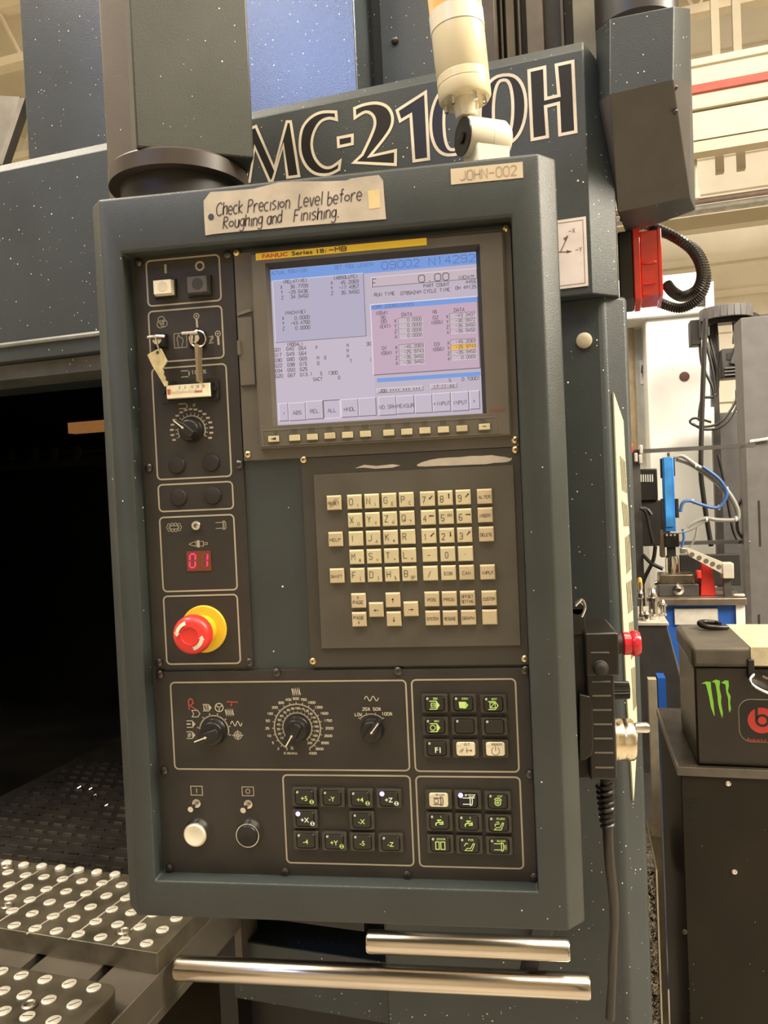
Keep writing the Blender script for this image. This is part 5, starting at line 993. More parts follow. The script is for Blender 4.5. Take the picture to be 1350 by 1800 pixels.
MB().lathe((x1+0.006, zr, cm), [(0.0095, 0.008), (0.0125, 0.010), (0.0122, 0.015), (0.0118, 0.017), (0.0138, 0.020), (0.0138, 0.024), (0.0118, 0.027), (0.004, 0.028)], 32, axis='a').obj('stop_button', mat('red_gloss', (0.62, 0.02, 0.03), 0.22, vary=0.03, coat=0.3), HB)
zk = hq(1092, 1213, cm)[1]; mb = MB()
pts = []; n = 20
for hgt, rr_ in ((0, 0.0105), (0.020, 0.0095)):
    for i in range(2*n): t = math.pi*i/n; r = rr_*(1.0 if i % 2 else 0.88); pts.append((x1+hgt, zk+r*math.cos(t), cm+r*math.sin(t)))
mb.add(pts, [(i, (i+1) % (2*n), 2*n+(i+1) % (2*n), 2*n+i) for i in range(2*n)]+[tuple(range(2*n, 4*n))]); mb.obj('axis_knob', BX, HB, smooth=False)
zw = hq(1100, 1300, cm)[1]; rw = P.sc(1100, 1300, cm)*37
mb = MB(); mb.lathe((x1, zw, cm), [(rw*1.04, 0.0), (rw*1.04, 0.003), (rw, 0.004), (rw, 0.0105), (rw*0.985, 0.011), (rw*0.985, 0.012), (rw, 0.0125), (rw, 0.021), (rw*0.93, 0.023), (rw*0.5, 0.0225)], 44, axis='a'); mb.obj('handwheel', mat('satin_chrome', (0.78, 0.70, 0.52), 0.24, 1.0, vary=0.06), HB)
zh = hq(1120, 1276, cm)[1]; MB().lathe((x1+0.022, zh, cm+rw*0.3), [(0.003, 0), (0.0055, 0.002), (0.0058, 0.014), (0.005, 0.016)], 20, axis='a').obj('crank_handle', CHROME, HB)
# side clip guard
g = [hq(*p, cH+0.003) for p in ((1018, 1220), (1036, 1224), (1041, 1240), (1043, 1310), (1040, 1328), (1028, 1336), (1018, 1336))]; g = [(max(x, hx+0.002), y) for x, y in g]
mb = MB(); mb.prism(g, cH-0.02, cH+0.004); mb.obj('side_clip', BX, HB, bev=0.001)
zt2 = hq(1025, 1062, cH)[1]; mb = MB(); mb.box(hx+0.001, hx+0.016, zt-0.004, zt2-0.006, cH-0.03, cH-0.01); mb.lathe((hx+0.0085, zt2-0.006, cH-0.02), [(0.0075, -0.010), (0.0075, 0.010)], 20); mb.obj('hang_bracket', BLACK, HB, bev=0.001)
px0, pz0 = hq(1029, 1060, cH); MB().tube(spline([(hx+0.006, zt2-0.002, cH-0.005), (hx+0.013, zt2+0.004, cH-0.005), (hx+0.016, zt2-0.004, cH-0.005), (hx+0.012, zt2-0.014, cH-0.005)], 5), 0.0016, 6).obj('bracket_clip', CHROME, HB)
# strain relief and cable
c0 = cH-0.03
pth = spline([(*hq(1064, 1372, c0), c0), (*hq(1068, 1450, c0), c0), (*hq(1074, 1520, c0), c0-0.01), (*hq(1086, 1600, c0), c0-0.03), (*hq(1093, 1665, c0), c0-0.05), (*hq(1097, 1760, c0), c0-0.08), (*hq(1097, 1900, c0), c0-0.10)], 8)
MB().tube(pth, 0.0058, 12).obj('cable', mat('cable_black', (0.022, 0.018, 0.014), 0.4, vary=0.1), HB)
mb = MB(); p0 = Vector((*hq(1063, 1378, c0), c0)); p1 = Vector((*hq(1068, 1452, c0), c0)); hel = []
for i in range(120):
    t = i/119; r = 0.0085-0.0022*t; th = 2*math.pi*7.5*t; p = p0.lerp(p1, t); hel.append((p.x+r*math.cos(th), p.y, p.z+r*math.sin(th)))
mb.tube(hel, 0.0021, 7); mb.obj('strain_relief', BLACK, HB)
# ================================================================ hood, beacon and conduit beside the machine
def mp(px, py, d): a, b = Mf.hit(px, py, -d); return (a, b, -d)
mb = MB(Mf)
top = [mp(1047, 56, 0.32), mp(1072, 33, 0.27), mp(1185, 11, 0.27), mp(1213, 14, 0.32)]
low = [mp(1051, 180, 0.32), mp(1072, 166, 0.27), mp(1183, 140, 0.27), mp(1213, 143, 0.32)]
bot = [mp(1086, 373, 0.35), mp(1213, 346, 0.40)]
bk = lambda p: (p[0]+0.012, p[1], -0.46)
v = top+low+bot+[bk(top[0]), bk(top[3]), bk(bot[1]), bk(bot[0])]
mb.add(v, [(0, 1, 5, 4), (1, 2, 6, 5), (2, 3, 7, 6), (3, 0, 10, 11), (0, 1, 2, 3), (3, 11, 12, 9, 7), (0, 4, 8, 13, 10), (8, 9, 12, 13), (10, 11, 12, 13)])
mb.mat(1); mb.add(v, [(4, 5, 8), (5, 6, 9, 8), (6, 7, 9)])
mb.obj('motor_hood', [BLUE, mat('hood_under_paint', (0.085, 0.078, 0.072), 0.5, vary=0.08)], MACH, bev=0.0012)
for x, y in ((1080, 177), (1090, 219), (1187, 155), (1187, 197)):
    p = mp(x, y, 0.283 if y < 180 else 0.30); MB(Mf).lathe((p[0], p[1], p[2]), [(0.003, 0), (0.003, 0.002), (0.0015, 0.003)], 10).obj('bolt', STEELD, MACH)
p = mp(1118, 20, 0.55); rr = (mp(1192, 20, 0.55)[0]-mp(1044, 20, 0.55)[0])/2
MB(Mf).lathe((p[0], p[1], p[2]), [(rr, -0.03), (rr, 0.16), (rr*0.8, 0.17)], 40, axis='b').obj('spindle_motor', mat('motor_black', (0.02, 0.018, 0.016), 0.4), MACH)
dB = 0.43
BCN = thing('beacon_light', Mf.w(*mp(1120, 525, dB)), 'red warning beacon with black base on the machine flank', 'beacon light')
x0, x1, x2 = mp(1087, 455, dB)[0], mp(1113, 455, dB)[0], mp(1164, 455, dB)[0]; z0, z1 = mp(1125, 524, dB)[1], mp(1125, 390, dB)[1]
x0 = max(x0, aR+CR+0.001); z0 = max(z0, zB+0.008); z1 = min(z1, bot[0][1]-0.002)
MB(Mf).box(x0, x1, z0, z1, -dB-0.09, -dB).obj('base', BLACK, BCN, bev=0.002)
REDL = mat('red_lens', (0.62, 0.025, 0.012), 0.2, spec=0.7, vary=0.1, vscale=40, coat=0.4, emit=(0.5, 0.02, 0.01), estr=0.12)
mb = MB(Mf); mb.box(x1, x1+0.010, z0-0.001, z1+0.002, -dB-0.088, -dB+0.001); mb.box(x1+0.010, x2-0.004, z0+0.003, z1-0.003, -dB-0.085, -dB-0.003); mb.box(x2-0.006, x2, z0+0.001, z1-0.001, -dB-0.086, -dB-0.002)
zm = (z0+z1)/2; mb.box(x1+0.012, x2-0.008, zm-0.002, zm+0.002, -dB-0.003, -dB+0.0005); mb.box(x1+0.012, x2-0.010, z0+0.018, z0+0.021, -dB-0.003, -dB+0.0005); mb.obj('lens', REDL, BCN, bev=0.002)
CON = mat('conduit_black', (0.022, 0.019, 0.016), 0.35, vary=0.1)
def corr(pts, r, n=10):
    s_ = spline(pts, n); rad = [r*(1.0 if i % 2 else 0.80) for i in range(len(s_))]; return s_, rad
def conduit(pp, r, label):
    s_, rad = corr([mp(x, y, d) for x, y, d in pp], r, 16); o = MB(Mf).tube(s_, rad, 10).obj('flexible_conduit', CON, ang=20); tag(o, label, 'conduit', 'conduit loops by the beacon')
conduit([(1092, 380, 0.54), (1112, 386, 0.54), (1150, 400, 0.54), (1192, 420, 0.49), (1222, 446, 0.48), (1234, 480, 0.47), (1225, 508, 0.47), (1202, 521, 0.48), (1184, 514, 0.49), (1172, 500, 0.50)], 0.0085, 'black ribbed conduit looping out from behind the red beacon')
conduit([(1120, 380, 0.61), (1180, 414, 0.60), (1214, 432, 0.59), (1234, 458, 0.58), (1241, 492, 0.58), (1228, 524, 0.58), (1200, 541, 0.58), (1170, 536, 0.58), (1142, 520, 0.60), (1115, 505, 0.62)], 0.0085, 'second black ribbed conduit sagging below the red beacon')
a, b, c = mp(20, 225, 0.62); mb = MB(Mf); mb.slab([mp(-60, 340, 0.62), mp(-60, 165, 0.62), mp(35, 170, 0.62), mp(3, 283, 0.62), mp(-20, 340, 0.62)], (0, 0, -0.02)); mb.slab([mp(35, 172, 0.60), mp(44, 172, 0.60), mp(4, 290, 0.60), mp(-4, 285, 0.60)], (0, 0, -0.02)); mb.obj('slant_guard', mat('guard_grey', (0.40, 0.37, 0.31), 0.4, 0.3), MACH)
# ================================================================ roof steel and pipes across the hall
WB = mat('white_beam_paint', (0.57, 0.52, 0.40), 0.5, vary=0.05, vscale=2); RDP = mat('red_oxide_band', (0.50, 0.085, 0.06), 0.5, vary=0.2, vscale=3); GRP = mat('grey_pipe', (0.50, 0.50, 0.47), 0.4); BRP = mat('brown_pipe', (0.17, 0.12, 0.10), 0.5); TANB = mat('tan_beam', (0.62, 0.53, 0.38), 0.55, vary=0.08, vscale=2)
def zat(y, d, x=1280): return Mf.hit(x, y, -d)[1]
def hbeam(name, y0, y1, d, dz, m_, label, cat, par=None):
    o = MB(Mf).box(AL+0.05, AR-0.05, zat(y1, d), zat(y0, d), -d-dz, -d).obj(name, m_, par, smooth=False)
    if par is None: tag(o, label, cat)
    return o
CR_ = thing('crane_girder', Mf.w(0, zat(235, 5.0), -5.2), 'cream overhead crane girder with a chipped red band', 'crane girder')
hbeam('top_flange', 92, 104, 5.0, 0.2, WB, '', '', CR_); hbeam('web', 104, 138, 5.03, 0.1, WB, '', '', CR_); hbeam('red_band', 138, 152, 5.0, 0.1, RDP, '', '', CR_); hbeam('lower_web', 152, 172, 5.03, 0.1, WB, '', '', CR_); hbeam('bottom_flange', 172, 181, 5.0, 0.13, TANB, '', '', CR_)
hbeam('box_duct', 188, 237, 5.03, 0.12, WB, 'long white box duct below the crane girder', 'duct'); hbeam('eave_beam', 240, 259, 5.03, 0.12, TANB, 'tan eave beam running under the white box duct', 'beam')
def pipe(y, r, d, m_, label):
    z = zat(y, d); tag(MB(Mf).tube([(AL+0.05, z, -d), (AR-0.05, z, -d)], r, 12).obj('pipe', m_), label, 'pipe', 'pipes along the hall wall')
pipe(264, 0.012, 5.2, BRP, 'thin dark pipe just under the tan eave beam'); pipe(347, 0.022, 5.6, BRP, 'brown horizontal pipe above the pale blue-grey pipe'); pipe(362, 0.035, 5.8, GRP, 'thick pale blue-grey pipe along the hall wall')
hbeam('wall_girt', 372, 395, 6.4, 0.15, WB, 'white wall girt below the grey pipe', 'girt')
d = 5.2; a, b = Mf.hit(1222, 262, -d)[0], zat(264, d); z2 = Mf.hit(1222, 340, -d)[1]; mb = MB(Mf); mb.tube([(a, b, -d), (a, z2, -d)], 0.010, 8); mb.lathe((a, z2-0.04, -d), [(0.022, 0), (0.026, 0.03), (0.018, 0.07)], 12, axis='b'); tag(mb.obj('sprinkler_drop', WB), 'small white sprinkler drop hanging from the thin pipe', 'sprinkler')
for x in (1258, 1296):
    d = 6.0; a = Mf.hit(x, 60, -d)[0]; tag(MB(Mf).box(a-0.03, a+0.03, zat(300, d), HC, -d-0.06, -d).obj('hanger_post', WB), 'slim cream hanger post above the girder, %s the motor hood' % ('beside' if x < 1280 else 'well clear of'), 'hanger', 'hanger posts by the crane girder')
# ================================================================ background workshop (frame turned a little from the machine)
Bf = mframe(6); GB = Fr((0, 0, 0), Bf.ex, -Bf.ez, UP)
def bp(px, py, d): a, b = Bf.hit(px, py, -d); return (a, b, -d)
def bbox(mb, x0, y0, x1, y1, d, dz, ins=0.0):
    xc, yc = (x0+x1)/2, (y0+y1)/2; return mb.box(bp(x0, yc, d)[0], bp(x1, yc, d)[0], bp(xc, y1, d)[1], bp(xc, y0, d)[1], -d-dz, -d, ins)
def bobj(name, x0, y0, x1, y1, d, dz, m_, par, bev=0.0): return bbox(MB(Bf), x0, y0, x1, y1, d, dz).obj(name, m_, par, bev=bev)
# ---- white machine
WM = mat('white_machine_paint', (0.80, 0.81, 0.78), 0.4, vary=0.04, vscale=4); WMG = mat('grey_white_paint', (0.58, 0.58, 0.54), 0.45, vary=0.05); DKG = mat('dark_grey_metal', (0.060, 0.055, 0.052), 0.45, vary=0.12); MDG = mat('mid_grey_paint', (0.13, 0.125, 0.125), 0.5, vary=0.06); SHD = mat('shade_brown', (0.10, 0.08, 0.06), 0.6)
dW = 3.3
WMA = thing('white_machine', Bf.w(bp(1190, 1000, dW)[0], 0, -dW-0.4), 'tall off-white machine enclosure with round port hole behind the tool rack', 'machine tool')
xl, xr = bp(1143, 800, dW)[0], bp(1253, 800, dW)[0]; xll = bp(1060, 800, dW)[0]
MB(Bf).box(xl, xr, 0, bp(1200, 545, dW)[1], -dW-0.8, -dW).obj('side_panel', WM, WMA, bev=0.01)
MB(Bf).box(xll, xr, bp(1150, 560, dW)[1], bp(1150, 488, dW)[1], -dW-0.8, -dW+0.03).obj('header', WM, WMA, bev=0.01)
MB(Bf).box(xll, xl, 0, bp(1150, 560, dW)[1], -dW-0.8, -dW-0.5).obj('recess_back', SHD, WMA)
bobj('recess_column', 1117, 565, 1141, 1100, dW+0.25, 0.2, WMG, WMA, 0.004); bobj('warning_plate', 1125, 633, 1134, 675, dW+0.245, 0.004, WM, WMA)
a, b, c = bp(1129.5, 654, dW+0.24); mb = MB(Bf); mb.poly([(a-0.004, b+0.035), (a+0.006, b+0.04), (a, b+0.005), (a+0.008, b+0.008), (a-0.006, b-0.045), (a-0.001, b-0.006), (a-0.009, b-0.004)], c+0.004); mb.obj('lightning_mark', INK, WMA)
mb = MB(Bf); p0, p1 = bp(1107, 560, dW+0.2), bp(1117, 800, dW+0.2); mb.tube([p0, (p0[0], p1[1], p0[2])], 0.018, 12); mb.obj('tan_pipe', mat('pipe_tan', (0.36, 0.28, 0.17), 0.4), WMA)
for y in (630, 665, 705, 740): bobj('ladder_rung', 1095, y, 1105, y+2, dW+0.3, 0.02, DKG, WMA)
a, b, c = bp(1203, 662, dW); MB(Bf).lathe((a, b, c), [(0.024, 0), (0.024, 0.002), (0.019, 0.003)], 24).obj('port_hole', mat('port_brown', (0.12, 0.05, 0.045), 0.5), WMA)
bobj('corner_post', 1241, 495, 1256, 600, dW-0.05, 0.04, WM, WMA); bobj('dark_vent', 1224, 503, 1243, 536, dW-0.04, 0.03, DKG, WMA)
# ---- tool magazine
dM = 3.0; a, b, c = bp(1276, 553, dM); k = (bp(1300, 553, dM)[0]-bp(1250, 553, dM)[0])/50; R_ = 46*k
MAG = thing('tool_magazine', Bf.w(a, 0, c), 'round grey tool carousel on a dark pole with hanging hoses', 'tool magazine')
mb = MB(Bf); mb.lathe((a, b, c), [(R_*0.55, -0.012), (R_*0.93, -0.012), (R_*0.93, 0.012), (R_*0.5, 0.02)], 40, axis='b'); mb.obj('carousel_disc', DKG, MAG)
for i in range(24):
    t = 2*math.pi*i/24; ux, uz = math.cos(t), math.sin(t); f = Fr(Bf.w(a+ux*R_*0.96, b, c+uz*R_*0.96), Bf.ex*(-uz)+Bf.ez*ux, UP, Bf.ex*ux+Bf.ez*uz); w = R_*math.pi/24*0.97
    MB(f).box(-w, w, -0.026, 0.026, -0.006, 0.006).obj('pocket', MDG, MAG, bev=0.002)
mb = MB(Bf); z_ = bp(1260, 560, dM)[1]; xp = bp(1263, 760, dM)[0]; mb.box(xp-0.016, xp+0.016, 0, z_, c-0.02-R_*0.6, c+0.02-R_*0.6); mb.obj('pole', DKG, MAG)
MB(Bf).box(xp-0.05, xp+0.3, z_-0.02, z_+0.0, c-R_*0.7, c).obj('top_bracket', DKG, MAG)
bobj('drive_motor', 1214, 562, 1232, 606, dM, 0.08, BLACKM, MAG, 0.004); bobj('motor_flange', 1229, 560, 1245, 594, dM-0.01, 0.06, DKG, MAG, 0.003)
bobj('changer_block', 1269, 612, 1300, 664, dM, 0.1, DKG, MAG, 0.005); bobj('block_window', 1278, 620, 1292, 632, dM-0.004, 0.004, BLACKM, MAG)
for y in (645, 651, 657): bobj('block_fin', 1274, y, 1296, y+2.5, dM-0.01, 0.01, MDG, MAG)
mb = MB(Bf); mb.tube([bp(1330, 552, dM), bp(1300, 600, dM), bp(1288, 640, dM)], 0.016, 8); mb.tube([bp(1318, 590, dM), bp(1303, 640, dM), bp(1298, 665, dM)], 0.012, 8); mb.obj('changer_arm', DKG, MAG)
mb = MB(Bf); random.seed(5)
for i in range(9):
    x = 1288+i*4; mb.tube(spline([bp(x, 560, dM+0.05), bp(x+random.uniform(-5, 5), 580, dM+0.04), bp(x+random.uniform(-8, 4), 605, dM+0.04)], 4), 0.006, 6)
mb.obj('tool_shanks', CHROME, MAG)
HOSE = mat('hose_black', (0.025, 0.022, 0.020), 0.4); HOSEG = mat('hose_grey', (0.28, 0.28, 0.26), 0.4)
def hose(mb, pp, d, r, n=6): mb.tube(spline([bp(x, y, d) for x, y in pp], 6), r, n)
mb = MB(Bf)
for pp in ([(1230, 600), (1234, 640), (1250, 675), (1256, 700)], [(1246, 590), (1256, 630), (1262, 660), (1258, 695), (1236, 700), (1230, 720), (1229, 740)], [(1258, 560), (1262, 620), (1260, 690)], [(1240, 600), (1252, 650), (1257, 690)]): hose(mb, pp, dM+0.02, 0.007)
for pp in ([(1300, 690), (1285, 720), (1262, 745), (1230, 750), (1213, 742), (1222, 735), (1250, 742)], [(1302, 695), (1290, 725), (1268, 750), (1238, 755), (1218, 745)]): hose(mb, pp, dM-0.02, 0.006)
mb.obj('hose_bundle', HOSE, MAG)
bobj('column_panel', 1262, 724, 1330, 1260, dM+0.15, 0.05, MDG, MAG); bobj('hose_clamp_plate', 1236, 716, 1256, 756, dM+0.03, 0.03, WM, MAG, 0.003); bobj('fitting_block', 1292, 680, 1312, 700, dM, 0.05, CHROME, MAG, 0.003); bobj('support_shelf', 1294, 703, 1322, 708, dM-0.02, 0.1, WMG, MAG)
# ---- dark grey cabinet at the right
dC = 2.5; CAB = thing('grey_cabinet', Bf.w(bp(1345, 900, dC)[0], 0, -dC-0.3), 'tall plain dark grey cabinet right of the blue column', 'cabinet')
MB(Bf).box(bp(1313, 900, dC)[0], bp(1313, 900, dC)[0]+0.5, 0, bp(1340, 555, dC)[1], -dC-0.14, -dC).obj('body', MDG, CAB, bev=0.004)
for y0, y1 in ((880, 960), (1080, 1150)): bobj('door_slot', 1334, y0, 1337, y1, dC-0.002, 0.004, BLACKM, CAB)
mb = MB(Bf); mb.tube([bp(1318, 776, dC-0.01), bp(1350, 771, dC-0.01), bp(1352, 776, dC-0.01)], 0.006, 6); mb.obj('door_handle', CHROME, CAB)
# ---- steel frame rack
dR = 2.35; RCK = thing('steel_rack', Bf.w(bp(1215, 1100, dR)[0], 0, -dR), 'open dark steel tube rack around the blue column', 'rack')
DKS = mat('rack_dark_steel', (0.075, 0.072, 0.068), 0.4, vary=0.1)
xa, xb = bp(1114, 900, dR)[0], bp(1306, 900, dR)[0]; zr_ = bp(1210, 788, dR)[1]
for xx_, w in ((xa, 0.030), (xb, 0.018)): MB(Bf).box(xx_, xx_+w, 0, zr_, -dR-0.03, -dR).obj('post', DKS, RCK)
MB(Bf).box(xa, xb+0.05, zr_-0.009, zr_+0.006, -dR-0.03, -dR).obj('top_rail', DKS, RCK); zz = bp(1210, 957, dR)[1]; MB(Bf).box(xa, xb+0.01, zz-0.007, zz+0.007, -dR-0.09, -dR-0.06).obj('mid_rail', DKS, RCK)
for xx_ in (xa, xb): MB(Bf).box(xx_, xx_+0.02, zz-0.007, zz+0.007, -dR-0.07, -dR-0.02).obj('rail_stub', DKS, RCK)
bobj('control_box', 1124, 824, 1156, 880, dR+0.02, 0.12, BLACK, RCK, 0.004); bobj('box_backplate', 1121, 880, 1168, 960, dR+0.03, 0.05, BLACKM, RCK, 0.003)
for i in range(6): bobj('status_tag', 1126+i*4, 834, 1128+i*4, 847, dR+0.016, 0.004, WMG, RCK)
for x, y in ((1127, 798), (1118, 812), (1126, 815)): bobj('bottle_top', x-3, y-16, x+3, y, dR-0.02, 0.05, mat('clear_grey', (0.5, 0.48, 0.42), 0.2), RCK, 0.003)
bobj('red_valve', 1103, 780, 1113, 796, dR-0.02, 0.04, RED, RCK, 0.004)
mb = MB(Bf)
for pp in ([(1125, 893), (1135, 900), (1142, 930), (1148, 955)], [(1130, 893), (1138, 896), (1145, 905)], [(1152, 960), (1148, 985), (1135, 1012), (1130, 1025)], [(1130, 975), (1145, 990), (1165, 1000)]): hose(mb, pp, dR-0.02, 0.008)
mb.obj('spray_hose', HOSE, RCK)
mb = MB(Bf); hose(mb, [(1240, 560), (1232, 800), (1236, 870), (1250, 960)], dR+0.1, 0.010); hose(mb, [(1262, 800), (1275, 860), (1288, 930), (1300, 955)], dR+0.08, 0.006); hose(mb, [(1310, 870), (1298, 890), (1296, 930), (1308, 948), (1318, 953)], dR+0.03, 0.006); mb.obj('loose_cable', HOSE, RCK)
# ---- bench
dN = 2.15; zBT = bp(1240, 1052, dN)[1]
BEN = thing('steel_bench', Bf.w(bp(1240, 1060, dN)[0], 0, -dN-0.2), 'blue fronted bench with thick brown steel top', 'workbench')
xa2, xb2 = bp(1150, 1050, dN)[0], bp(1313, 1050, dN)[0]; db = 0.30
MB(Bf).box(xa2, xb2, zBT-0.025, zBT, -dN-db, -dN).obj('bench_top', mat('bench_steel', (0.26, 0.215, 0.17), 0.35, 0.7, vary=0.15), BEN, bev=0.003)
BLUB = mat('bench_blue', (0.02, 0.10, 0.42), 0.4, vary=0.05); MB(Bf).box(xa2+0.02, xb2-0.03, zBT-0.42, zBT-0.025, -dN-db+0.02, -dN-0.02).obj('blue_carcass', BLUB, BEN)
for xx_ in (xa2+0.005, xb2-0.035): MB(Bf).box(xx_, xx_+0.03, 0, zBT-0.025, -dN-0.05, -dN-0.012).obj('leg', WM, BEN)
for xx_ in (xa2+0.005, xb2-0.035): MB(Bf).box(xx_, xx_+0.03, 0, zBT-0.025, -dN-db+0.01, -dN-db+0.045).obj('leg', WM, BEN)
bobj('pinned_sheet', 1186, 1070, 1262, 1098, dN+0.014, 0.004, mat('sheet_white', (0.62, 0.60, 0.54), 0.5, vary=0.08, vscale=30), BEN)
# tools standing on the bench
def zb(y, d, x=1220): return bp(x, y, d)[1]
dV = dN+0.06
VIS = thing('tool_vise', Bf.w(bp(1190, 1050, dV)[0], zBT, -dV-0.04), 'square brown steel vise block holding the tool holder on the bench', 'vise')
STB = mat('oiled_steel', (0.22, 0.18, 0.13), 0.32, 0.8, vary=0.15)
x0, x1 = bp(1160, 1030, dV)[0], bp(1222, 1030, dV)[0]; MB(Bf).box(x0-0.005, x1+0.012, zBT, zBT+0.045, -dV-0.11, -dV+0.005).obj('vise_base', DKS, VIS, bev=0.003); MB(Bf).box(x0, x1, zBT+0.045, zb(1010, dV, 1190), -dV-0.10, -dV).obj('vise_body', STB, VIS, bev=0.004)
for x in (1174, 1190, 1206): a, b, c = bp(x, 1022, dV); MB(Bf).lathe((a, b, c), [(0.004, 0), (0.004, 0.002)], 10).obj('bore', INK, VIS)
a, b, c = bp(1192, 1036, dV); MB(Bf).lathe((a, b, c), [(0.020, 0), (0.020, 0.006), (0.010, 0.010), (0.008, 0.02)], 20).obj('clamp_screw', CHROME, VIS)
for x in (1157, 1226): a, b, c = bp(x, 1028, dV); MB(Bf).lathe((a, b, c-0.04), [(0.006, -0.01), (0.012, 0), (0.006, 0.01)], 14, axis='a').obj('side_knob', CHROME, VIS)
zv = zb(1010, dV, 1190)
COLM = thing('blue_tool_column', Bf.w(bp(1180, 1000, dV)[0], zv, -dV-0.05), 'bright blue upright column with black edge guides above the vise', 'tool column')
BLU = mat('bright_blue_plastic', (0.03, 0.22, 0.68), 0.35, vary=0.05)
x0, x1 = bp(1168, 870, dV)[0], bp(1188, 870, dV)[0]; ztp, zbt = zb(803, dV, 1178), zb(936, dV, 1178)
MB(Bf).box(x0, x1, zbt, ztp, -dV-0.07, -dV-0.03).obj('blue_shaft', BLU, COLM, bev=0.004); MB(Bf).box(x0+0.005, x1-0.009, zbt+0.02, ztp, -dV-0.03, -dV-0.025).obj('shaft_inlay', mat('inlay_blue', (0.05, 0.30, 0.75), 0.3), COLM)
MB(Bf).box(x0-0.006, x0, zb(838, dV), ztp-0.004, -dV-0.06, -dV-0.04).obj('edge_guide', BLACKM, COLM); MB(Bf).box(x1, x1+0.005, zb(835, dV), ztp-0.002, -dV-0.06, -dV-0.04).obj('edge_guide', BLACKM, COLM)
MB(Bf).box(x1+0.002, x1+0.012, zb(910, dV), zb(876, dV), -dV-0.06, -dV-0.03).obj('edge_guide', BLACKM, COLM); MB(Bf).box(x0-0.008, x0, zb(935, dV), zb(875, dV), -dV-0.06, -dV-0.03).obj('edge_guide', BLACKM, COLM)
a, b, c = bp(1178, 802, dV); MB(Bf).lathe((a, b, c-0.05), [(0.005, 0), (0.005, 0.015)], 10, axis='b').obj('top_pin', STB, COLM)
bobj('head_block', 1168, 936, 1194, 962, dV+0.02, 0.06, BLACK, COLM, 0.004); bobj('head_plate', 1161, 932, 1169, 980, dV+0.03, 0.05, STB, COLM, 0.002)
bobj('head_throat', 1174, 962, 1188, 978, dV+0.03, 0.04, BLACKM, COLM); a, b, c = bp(1184, 992, dV); zlo = zv; MB(Bf).lathe((a, 0, c-0.05), [(0.024, zlo), (0.024, zb(985, dV)), (0.020, zb(978, dV)), (0.012, zb(976, dV))], 24, axis='b').obj('tool_holder', CHROME, COLM)
for x in (1173, 1180, 1187): a, b, c = bp(x, 941, dV); MB(Bf).lathe((a, b, c-0.018), [(0.004, 0), (0.004, 0.004)], 10).obj('cap_screw', CHROME, COLM)
mb = MB(Bf); hose(mb, [(1186, 804), (1200, 802), (1224, 818), (1252, 836), (1278, 862), (1294, 888), (1298, 908), (1290, 914), (1262, 914), (1242, 911), (1222, 917), (1208, 926)], dV-0.02, 0.0075, 8); hose(mb, [(1188, 808), (1215, 818), (1250, 842), (1280, 872), (1292, 900), (1293, 912)], dV-0.01, 0.006); hose(mb, [(1178, 936), (1195, 936), (1216, 930), (1232, 920), (1245, 914)], dV-0.02, 0.005); hose(mb, [(1226, 924), (1222, 945), (1212, 962), (1204, 968)], dV-0.02, 0.004); mb.obj('grey_cable', HOSEG, COLM)
mb = MB(Bf); hose(mb, [(1196, 900), (1200, 884), (1212, 880), (1230, 886), (1252, 892), (1266, 890), (1277, 872), (1275, 858), (1262, 840), (1235, 820)], dV-0.03, 0.006, 8); hose(mb, [(1200, 930), (1202, 945), (1198, 962)], dV-0.02, 0.005); mb.obj('blue_air_hose', mat('hose_blue', (0.05, 0.13, 0.36), 0.35), COLM)
mb = MB(Bf)
for x, y in ((1223, 818), (1278, 860), (1218, 882), (1264, 892), (1242, 913), (1294, 912)): a, b, c = bp(x, y, dV-0.02); mb.lathe((a, b, c), [(0.0095, -0.003), (0.0095, 0.003)], 10, axis='a')
mb.obj('cable_tie', WM, COLM)
d2 = dN+0.03
RB = thing('red_clamp_block', Bf.w(bp(1243, 1050, d2)[0], zBT, -d2-0.03), 'red tapered clamp block on the bench under the pale arm', 'clamp')
x0, x1 = bp(1236, 1020, d2)[0], bp(1258, 1020, d2)[0]; zt_ = zb(992, d2, 1243)
MB(Bf).hexa([(x0-0.006, zBT, -d2-0.11), (x1+0.006, zBT, -d2-0.11), (x1+0.006, zBT, -d2-0.035), (x0-0.006, zBT, -d2-0.035)], [(x0+0.004, zt_, -d2-0.09), (x1-0.004, zt_, -d2-0.09), (x1-0.004, zt_, -d2-0.05), (x0+0.004, zt_, -d2-0.05)]).obj('body', RED, RB, bev=0.003)
bobj('side_tab', 1225, 1003, 1233, 1017, d2, 0.03, RED, RB, 0.003)
ARMH = thing('pale_lever_arm', Bf.w(bp(1280, 1020, d2)[0], zBT, -d2-0.04), 'pale lever arm with a row of round holes slanting over the bench', 'lever arm')
PAL = mat('pale_grey_metal', (0.56, 0.52, 0.43), 0.4, vary=0.06)
q0, q1, q2, q3 = bp(1206, 962, d2), bp(1212, 978, d2), bp(1272, 1010, d2), bp(1270, 988, d2)
mb = MB(Bf); mb.slab([q0, q1, q2, q3], (0, 0, -0.03)); mb.mat(1)
for t in (0.16, 0.36, 0.55, 0.73, 0.9):
    a = q0[0]*(1-t)+q3[0]*t; b = (q0[1]+q1[1])/2*(1-t)+(q2[1]+q3[1])/2*t; mb.cyl(a, b, 0.0085, q0[2]+0.0005, q0[2]+0.0015, 16)
mb.obj('lever', [PAL, mat('hole_shade', (0.12, 0.11, 0.09), 0.6)], ARMH, bev=0.002)
